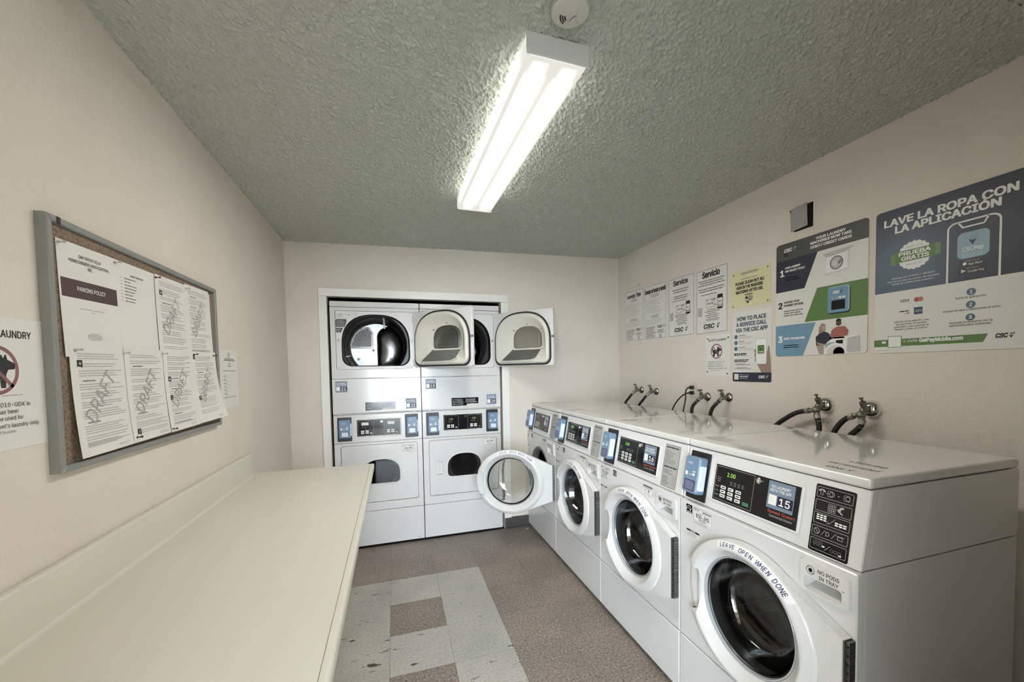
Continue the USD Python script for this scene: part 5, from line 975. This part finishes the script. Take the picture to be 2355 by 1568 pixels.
g0, g1 = (-1.2690, 1.5393), (-0.9132, 1.5025); gt = (-0.9008, 1.5330); P.poly('web_band', GREEN, [(a[0], g1[1]), (g1[0], g1[1]), (gt[0], gt[1]), (a[0], gt[1])], 1)
qa, qb = (-1.2156, 1.5468), (-1.1653, 1.4976); P.rect('code_square', GREEN, (qa[0], qb[1]), (qb[0], qa[1]), 2, .003); P.rect('code_square', WHITE, (qa[0] + .002, qb[1] + .002), (qb[0] - .002, qa[1] - .002), 3, .002)
pc = (-1.2307, 1.5218); P.rect('camera_icon', WHITE, (pc[0] - .008, pc[1] - .005), (pc[0] + .008, pc[1] + .005), 2, .001)
P.text('web_text', WHITE, 'o visite', (-1.1587, 1.5183), (-1.1099, 1.5176), .0125, 2, False); P.text('web_text', WHITE, 'GetPayMobile.com', (-1.1037, 1.5166), (-0.9691, 1.5145), .0150, 2, fat=.04)
csc(P, (-0.8813, 1.5162), (-0.8347, 1.5155), .0145); P.words('logo_text', INKL, (-0.8813, 1.5162)[0], (-0.8506, 1.5137)[0], (-0.8813, 1.5153)[1], (-0.8813, 1.5122)[1], 1, 3, h=.0018, fill=(1, 1)); P.words('fine_print', INKL, a[0] + .008, a[0] + .065, b[1] + .016, b[1] + .010, 1, 3, h=.0025, fill=(1, 1))
P.build(t, fn)
# electrical box with its crooked cover plate
t = thing('electrical_box', 'open wall box with a crooked grey cover plate above the card poster', 'electrical box', (XR, 1.612, 2.208), -90)
f0 = front(0.0); MB().add(slab(rr(-.050, -.060, .052, .066, .003), 0, .0012, .0004), f0).build('wall_opening', DARK, t, False)
MB().add(slab(rr(-.060, -.056, .040, .062, .004), .012, .018, .002), lambda P: front(0.0)(np.stack([P[:, 0] * .998 - P[:, 1] * .03, P[:, 1] * .998 + P[:, 0] * .045, P[:, 2] + .012 * (P[:, 0] + .06) / .1], 1))).build('cover_plate', M('cover_plate_grey', (.36, .36, .33), .6), t, 30)
MB().add(rbox(-.045, .047, -.054, .060, .001, .012, .002, 6), lambda P: front(0.0)(P[:, [0, 1, 2]])).build('box_body', DARK, t, 30)
sb = MB()
for p in ((-.052, .048), (.032, -.038)): sb.add(lathe([(.004, .027), (.0035, .029), (0, .029)], 10, p), f0)
sb.build('screw', BLACK, t, 30)
# ------------------------------------------------------------------ water valves, hoses, outlet and cords on the right wall
def wall_thing(name, label, cat, u0, v0, group=None): return thing(name, label, cat, (XR, -u0, v0), -90, group)
N0 = front(0.0)
def cyl(p, q, r, sides=14): return tube([p, q], r, sides)
def valve(u0, v0, label, big):
    t = wall_thing('water_valve', label, 'water valve', u0, v0, 'hose valves above the washers')
    R = 0.041 if big else 0.031
    MB().add(lathe([(R, 0), (R * .99, .003), (R * .9, .010 if not big else .018), (R * .62, .017 if not big else .028), (R * .35, .021 if not big else .033), (0.0, .021 if not big else .033)], 40), N0).build('escutcheon', CHROME if big else M('tarnished_chrome', (.42, .41, .39), .22, 1.0), t, 40, label='round metal wall plate')
    b = MB().add(cyl((0, 0, .004), (0, 0, .050), .0105)).add(m3.Manifold.sphere(.0165, 20).translate((0, 0, .050))).add(m3.Manifold.sphere(.0145, 20).scale((1, 1, 1.2)).translate((0, -.003, .058)))
    s = MB()
    if big:
        b.add(cyl((0, 0, .050), (0.002, .026, .064), .0115)).add(cyl((0.002, .024, .062), (0.003, .034, .069), .0140, 6)); s.add(cyl((.003, .030, .067), (.004, .052, .080), .0042)).add(cyl((-.004, .052, .078), (.012, .053, .083), .0050, 8))
        b.add(cyl((0, -.004, .056), (-.002, -.024, .070), .0135)).add(m3.Manifold.sphere(.019, 20).translate((-.002, -.024, .070)))
        b.add(cyl((-.004, -.024, .070), (-.036, -.030, .074), .0105)).add(cyl((0, -.030, .070), (.004, -.052, .072), .0130))
    else:
        b.add(cyl((0, 0, .045), (0, .022, .056), .0105)).add(cyl((0, .020, .055), (0, .030, .060), .0125, 6)); s.add(cyl((0, .028, .059), (0, .048, .069), .0038)).add(cyl((-.026, .046, .060), (.026, .050, .078), .0052, 10)).add(m3.Manifold.sphere(.007, 12).translate((-.026, .046, .060))).add(m3.Manifold.sphere(.007, 12).translate((.026, .050, .078))).add(m3.Manifold.sphere(.0085, 12).translate((0, .048, .069)))
        b.add(cyl((0, -.002, .055), (0, -.014, .074), .0115))
    b2 = MB()
    for v, f in zip(b.v, b.f): pass
    body = MB(); body.v, body.f, body.n = b.v, b.f, b.n
    q = MB().add((np.vstack(b.v), np.vstack(b.f)), N0); q.build('valve_body', BRASS, t, 40)
    q = MB().add((np.vstack(s.v), np.vstack(s.f)), N0); q.build('handle', BRASS, t, 40)
    return t
def hose(u0, v0, pts, r, label, coup):
    t = wall_thing('water_hose', label, 'hose', u0, v0, 'black washer supply hoses'); p = spline(pts, 40)
    MB().add(tube(p, r, 14), N0).build('tube', RUBBER, t, 50)
    d = (p[2] - p[0]); d /= np.linalg.norm(d)
    c = MB().add(tube([p[0] - d * .012, p[0] + d * .006], .0150, 8), N0).add(tube([p[0] + d * .005, p[0] + d * .024], .0118, 14), N0)
    c.build('coupling', M('coupling_steel', (.45, .44, .42), .35, .9), t, 40)
sm = [(0, -.020, .082), (-.004, -.034, .098), (-.022, -.068, .116), (-.066, -.110, .122), (-.088, -.20, .122), (-.090, -.42, .11)]
sm3 = [(0, -.020, .082), (0.002, -.030, .096), (-.014, -.058, .112), (-.026, -.106, .114), (-.028, -.20, .112), (-.026, -.42, .11)]
VL = ((-3.079, 1.231, 'small hose valve nearest the room corner, tee handle', 0), (-2.869, 1.227, 'small hose valve second from the room corner, tee handle', 0), (-2.293, 1.216, 'small hose valve right beside the electrical outlet', 0), (-2.104, 1.223, 'small hose valve second to the right of the outlet', 0),
      (-1.479, 1.224, 'chrome hose valve with a two-way splitter, left of the large pair', 1), (-1.275, 1.220, 'chrome hose valve with a two-way splitter, rightmost of all', 1))
for u0, v0, lb, big in VL: valve(u0, v0, lb, big)
hose(-3.079, 1.231, sm, .0105, 'black hose from the valve nearest the room corner', 0); hose(-2.869, 1.227, sm, .0105, 'black hose from the second valve from the room corner', 0)
hose(-2.293, 1.216, sm3, .0110, 'black hose from the valve beside the outlet', 0); hose(-2.104, 1.223, sm3[:2] + [(-.018, -.060, .112), (-.040, -.108, .114), (-.044, -.20, .112), (-.04, -.42, .11)], .0115, 'black hose from the second valve right of the outlet', 0)
hose(-1.479, 1.224, [(-.046, -.032, .075), (-.066, -.036, .074), (-.100, -.046, .072), (-.165, -.084, .072), (-.225, -.135, .076), (-.27, -.24, .08), (-.28, -.42, .08)], .0120, 'black hose reaching left from the left splitter valve', 1)
hose(-1.479, 1.224, [(.006, -.060, .073), (.010, -.070, .074), (.016, -.098, .075), (.016, -.150, .075), (.014, -.26, .08), (.012, -.42, .08)], .0120, 'black hose hanging straight down from the left splitter valve', 1)
hose(-1.275, 1.220, [(-.040, -.036, .076), (-.056, -.044, .076), (-.084, -.070, .076), (-.110, -.110, .076), (-.125, -.20, .08), (-.12, -.42, .08)], .0120, 'black hose reaching left from the rightmost splitter valve', 1)
hose(-1.275, 1.220, [(.004, -.058, .074), (.002, -.070, .075), (-.012, -.092, .076), (-.040, -.122, .077), (-.075, -.20, .08), (-.08, -.42, .08)], .0120, 'black hose dropping from the rightmost splitter valve', 1)
ou, ov = -2.4295, 1.257
t = wall_thing('electrical_outlet', 'painted electrical outlet with two black plugs, among the hose valves', 'outlet', ou, ov)
PLT = M('outlet_beige', (.64, .585, .51), .5)
MB().add(slab(rr(-.035, -.057, .035, .057, .003), 0, .005, .002), N0).build('cover_plate', PLT, t, 30)
MB().add(slab(Point(0, .0195).buffer(.017).intersection(sbox(-.02, .005, .02, .034)), .004, .0065, .001), N0).add(slab(Point(0, -.0195).buffer(.017).intersection(sbox(-.02, -.034, .02, -.005)), .004, .0065, .001), N0).build('socket', PLT, t, 30)
for k, (dv, pts, lb) in enumerate(((.0195, [(0, .0195, .044), (0, .017, .056), (-.004, .000, .066), (-.004, -.06, .070), (-.006, -.12, .082), (-.012, -.22, .09), (-.012, -.42, .09)], 'black power cord from the upper socket, hanging straight'),
                           (-.0195, [(0, -.0195, .044), (-.006, -.022, .058), (-.034, -.046, .082), (-.070, -.090, .098), (-.105, -.150, .105), (-.12, -.24, .10), (-.12, -.42, .10)], 'black power cord from the lower socket, curving left'))):
    t = wall_thing('power_cord', lb, 'power cord', ou, ov, 'two plugged-in cords')
    MB().add(rbox(-.0135, .0135, dv - .0125, dv + .0125, .0065, .032, .005, 10), N0).add(tube([(0, dv, .030), (0, dv, .040), (0, dv, .047)], np.array([.009, .007, .0055]), 10), N0).build('plug', RUBBER, t, 40)
    MB().add(tube(spline(pts, 40), .0048, 10), N0).build('cable', RUBBER, t, 50)
# thin crack lines in the paint are left to the wall material; one nail with a hair above the tips notice
t = wall_thing('wall_nail', 'small nail left in the wall above the Laundry Tips notice', 'nail', -3.110, 2.158); MB().add(lathe([(.0035, 0), (.0035, .006), (.0015, .0075), (0, .0075)], 10), N0).build('nail_head', BRASS, t, 40)

# ------------------------------------------------------------------ cork board on the left wall with its papers
BX0, BX1, BZ0, BZ1 = 1.203, 2.120, 1.2065, 1.8060; BC = ((BX0 + BX1) / 2, (BZ0 + BZ1) / 2)
bd = thing('cork_board', 'grey metal framed cork board full of papers on the left wall', 'notice board', (XL, BC[0], BC[1]), 90)
fb = front(0.0, BC[0], BC[1])
CORK = textured('cork', None, [(0.30, (0.13, 0.095, 0.07)), (0.5, (0.235, 0.175, 0.13)), (0.7, (0.29, 0.22, 0.165))], 160, 0.5, 300, 0.9, 0.001)
ALU = M('frame_aluminium', (0.27, 0.28, 0.265), 0.5, 0.25)
MB().add(slab(rr(BX0 + .004, BZ0 + .004, BX1 - .004, BZ1 - .004), 0.001, 0.012, .0005), fb).build('cork_panel', CORK, bd, False)
fw = 0.016
def rail(poly): return MB().add(slab(Polygon(poly), 0.0, 0.0225, 0.0025), fb).build('frame_rail', ALU, bd, 30)
rail([(BX0, BZ0), (BX0 + fw, BZ0 + fw), (BX0 + fw, BZ1 - fw), (BX0, BZ1)]); rail([(BX1, BZ0), (BX1, BZ1), (BX1 - fw, BZ1 - fw), (BX1 - fw, BZ0 + fw)])
rail([(BX0, BZ1), (BX0 + fw, BZ1 - fw), (BX1 - fw, BZ1 - fw), (BX1, BZ1)]); rail([(BX0, BZ0), (BX1, BZ0), (BX1 - fw, BZ0 + fw), (BX0 + fw, BZ0 + fw)])
MB().add(slab(rr(1.232, 1.7885, 1.243, 1.8055), .0225, .0235, .0003), fb).build('rail_sticker', BLACK, bd, False)
PW, PH = 0.2159, 0.2794
def page(label, tl, rot_deg, level, kind, seed, curl=0.0, side=0.0, name='document'):
    """A letter-size sheet pinned to the cork; it lifts off the board towards its lower edge."""
    t = thing(name, label, 'paper', (XL, tl[0], tl[1]), 90, 'papers pinned on the cork board')
    a = math.radians(rot_deg); ca, sa = math.cos(a), math.sin(a); base = 0.0122 + level * 0.0011
    def fn(P):
        x, v = P[:, 0], P[:, 1]; s = np.clip(-v / PH, 0, 1); lift = curl * s ** 2.2 * (1 + side * (x / PW - .5)) + 0.0012 * np.sin(x / PW * math.pi)
        return np.stack([x * ca - v * sa, -(base + lift + P[:, 2]), x * sa + v * ca], 1)
    nx, ny = 8, 16; X, Vv = np.meshgrid(np.linspace(0, PW, nx), np.linspace(-PH, 0, ny), indexing='ij')
    top = np.stack([X, Vv, np.full_like(X, .0003)], -1).reshape(-1, 3); bot = top.copy(); bot[:, 2] = 0
    i, j = np.meshgrid(np.arange(nx - 1), np.arange(ny - 1), indexing='ij'); q = (i * ny + j).ravel(); quads = np.stack([q, q + ny, q + ny + 1, q + 1], 1)
    Fs = np.vstack([quads[:, [0, 1, 2]], quads[:, [0, 2, 3]]]); MB().add((np.vstack([top, bot]), np.vstack([Fs, Fs[:, ::-1] + len(top)])), fn).build('sheet', PAPER, t, 50)
    P = Print(0.0003); lv = 2.2; x0, x1 = .024, PW - .022; Y = lambda s: -PH * s
    if kind == 'cover':
        for s_, u0, u1, v in (('OAK GROVE VILLA', .068, .150, .115), ('HOMEOWNERS ASSOCIATION,', .036, .182, .165), ('INC.', .098, .116, .208)): P.text('headline', CHAR, s_, (u0, Y(v)), (u1, Y(v)), .0078, lv)
        n_ = 12
        for k in range(n_): P.poly('title_band', BURG, sbox(.006 + (PW - .012) * k / n_, Y(.480), .006 + (PW - .012) * (k + 1) / n_, Y(.318)), lv)
        P.text('band_title', WHITE, 'PARKING POLICY', (.056, Y(.410)), (.160, Y(.410)), .0100, lv + 1)
        P.words('body_text', INKL, .060, .150, Y(.56), Y(.578), 1, 3, h=.0024, lev=lv, fill=(1, 1)); P.words('body_text', INKL, .098, .112, Y(.585), Y(.60), 1, 3, h=.0024, lev=lv, fill=(1, 1)); P.words('body_text', INKL, .075, .135, Y(.78), Y(.85), 5, 4, 'c', .0022, lv, (.4, 1))
    elif kind == 'contents':
        P.words('headline', INKG, .070, .135, Y(.115), Y(.135), 1, 5, h=.0045, lev=lv, fill=(1, 1))
        for k in range(8): P.words('number_column', INKL, x0, x0 + .006, Y(.155 + .034 * k), Y(.175 + .034 * k), 1, k, h=.003, lev=lv, fill=(1, 1)); P.words('body_text', INKG, x0 + .016, x0 + .075, Y(.155 + .034 * k), Y(.175 + .034 * k), 1, k + 20, h=.003, lev=lv, fill=(.4, 1))
    else:
        rn = random.Random(seed); s = .06
        while s < .90:
            k = rn.choice((2, 3, 3, 4)); e = s + .022 * k; P.words('body_text', INKL, x0, x1, Y(s), Y(min(e, .92)), k, seed * 7 + int(s * 99), h=.0024, lev=lv, fill=(.65, 1)); s = e + rn.choice((.012, .02, .026))
            if s < .8 and rn.random() < .35: P.words('heading', INKG, x0 + .012, x0 + .075, Y(s), Y(s + .022), 1, seed + 3, h=.0034, lev=lv, fill=(.6, 1)); s += .03
        for (u, v) in kind: 
            P.poly('note_icon', BLACK, Polygon([(u, Y(v)), (u + .017, Y(v)), (u + .017, Y(v) - .016), (u + .013, Y(v) - .020), (u + .011, Y(v) - .016), (u, Y(v) - .016)]), lv + 1); P.rect('note_mark', WHITE, (u + .0078, Y(v) - .013), (u + .0096, Y(v) - .004), lv + 2)
        if seed % 2: P.rect('note_mark', WHITE, (kind[0][0] + .004, Y(kind[0][1]) - .0095), (kind[0][0] + .0135, Y(kind[0][1]) - .0077), lv + 2)
        P.text('draft_mark', M('watermark_grey', (.36, .36, .355), .6), 'DRAFT', (.062, Y(.72)), b=(.212, Y(.72)), h=.042, lev=lv + 1.5, bold=False, rot=math.radians(50))
    P.words('footer', INKL, x1 - .055, x1, Y(.945), Y(.975), 2, seed, h=.0018, lev=lv); P.build(t, fn)
page('parking policy cover page with a burgundy band on the cork board', (1.2385, 1.7590), 1.3, 1, 'cover', 1, .003)
page('table of contents page, mostly blank, right of the parking policy cover', (1.4485, 1.7640), 0.9, 0, 'contents', 2, .003)
page('draft page in the upper row of the cork board, third from left', (1.6480, 1.7685), 0.9, 2, ((.022, .175),), 3, .004)
page('draft page at the top right corner of the cork board', (1.8530, 1.7780), 1.4, 1, ((.022, .97),), 4, .004)
page('draft page at the lower left of the cork board, rust stain at its corner', (1.2540, 1.5080), 1.0, 4, ((.022, .13),), 5, .012)
page('draft page in the lower row of the cork board, second from left', (1.4600, 1.5120), 1.0, 5, ((.022, .86),), 6, .012)
page('draft page in the lower row of the cork board, third from left', (1.6640, 1.5150), 0.8, 6, ((.022, .32), (.024, .55)), 7, .014)
page('draft page at the lower right of the cork board, curling outwards', (1.8720, 1.5190), 2.2, 5, ((.022, .62),), 8, .026, .8)
def pin(u, v, lv, col, label):
    t = thing('push_pin', label, 'push pin', (XL, u, v), 90, 'push pins in the cork board'); n0 = 0.0128 + lv * .0011
    ax = lambda P: np.stack([P[:, 0] + (P[:, 2] - n0) * .12, -P[:, 2], P[:, 1] + (P[:, 2] - n0) * .10], 1)
    MB().add(lathe([(.0036, n0), (.0038, n0 + .0010), (.0017, n0 + .0028), (.0016, n0 + .0085), (.0031, n0 + .0105), (.0033, n0 + .0128), (.0027, n0 + .0136), (0, n0 + .0136)], 16), ax).build('pin_body', col, t, 40)
CLR = M('pin_clear', (.50, .50, .47), .15); BLK = M('pin_black', (.03, .025, .025), .3); DRD = M('pin_dark_red', (.13, .03, .035), .3)
for u, v, lv, c, lb in ((1.2455, 1.7505, 1.5, CLR, 'clear push pin at the upper left corner of the parking policy cover'), (1.450, 1.7545, 2, CLR, 'clear push pin between the cover page and the table of contents'), (1.652, 1.7565, 3, DRD, 'dark red push pin at the top of the contents page'),
                        (1.857, 1.7595, 3, CLR, 'clear push pin at the top between the two upper draft pages'), (2.061, 1.7790, 2, BLK, 'black push pin at the top right corner of the cork board'), (1.2735, 1.4965, 5, CLR, 'clear push pin at the upper left of the lower left draft page'),
                        (1.4585, 1.4965, 6, CLR, 'clear push pin between the first and second lower pages'), (1.6625, 1.5035, 7, CLR, 'clear push pin between the second and third lower pages'), (1.8835, 1.5100, 7, BLK, 'black push pin between the third and fourth lower pages'),
                        (2.0660, 1.5120, 6, DRD, 'dark red push pin at the upper right of the lower right draft page'), (1.4800, 1.2480, 14, BLK, 'black push pin at the bottom edge below the second lower page'), (1.6770, 1.2460, 17, BLK, 'black push pin at the bottom edge below the third lower page'), (1.6520, 1.6700, 1.5, M('pin_grey', (.3, .3, .3), .3), '') )[:12]:
    pin(u, v, lv, c, lb)
t, fn = sign('posted_letter', 'small printed letter taped to the wall right of the cork board', 'paper', 'L', (2.184, 1.5465), (2.401, 1.2700), PAPER, .0012); P = Print(); a, b = (2.184, 1.5465), (2.401, 1.2700); U = lambda s: a[0] + (b[0] - a[0]) * s; V = lambda s: a[1] - (a[1] - b[1]) * s
P.ring('seal', INKG, (U(.5), V(.085)), .014, .003); P.disc('seal', INKL, (U(.5), V(.085)), .008); P.words('body_text', INK, U(.22), U(.84), V(.14), V(.19), 2, 3, 'c', .0035, fill=(.8, 1)); P.words('body_text', INKG, U(.42), U(.62), V(.21), V(.29), 3, 4, 'c', .004, fill=(.4, 1)); P.words('body_text', INKG, U(.14), U(.88), V(.345), V(.37), 1, 5, h=.003, fill=(1, 1))
for k in range(6): P.words('body_text', INKG, U(.16), U(.36), V(.44 + .06 * k), V(.46 + .06 * k), 1, k + 7, h=.0032, fill=(.7, 1)); P.words('body_text', INKL, U(.20), U(.60), V(.465 + .06 * k), V(.485 + .06 * k), 1, k + 9, h=.0024, fill=(.5, 1))
P.words('body_text', INKG, U(.14), U(.86), V(.80), V(.83), 1, 5, h=.003, fill=(1, 1)); P.build(t, fn)
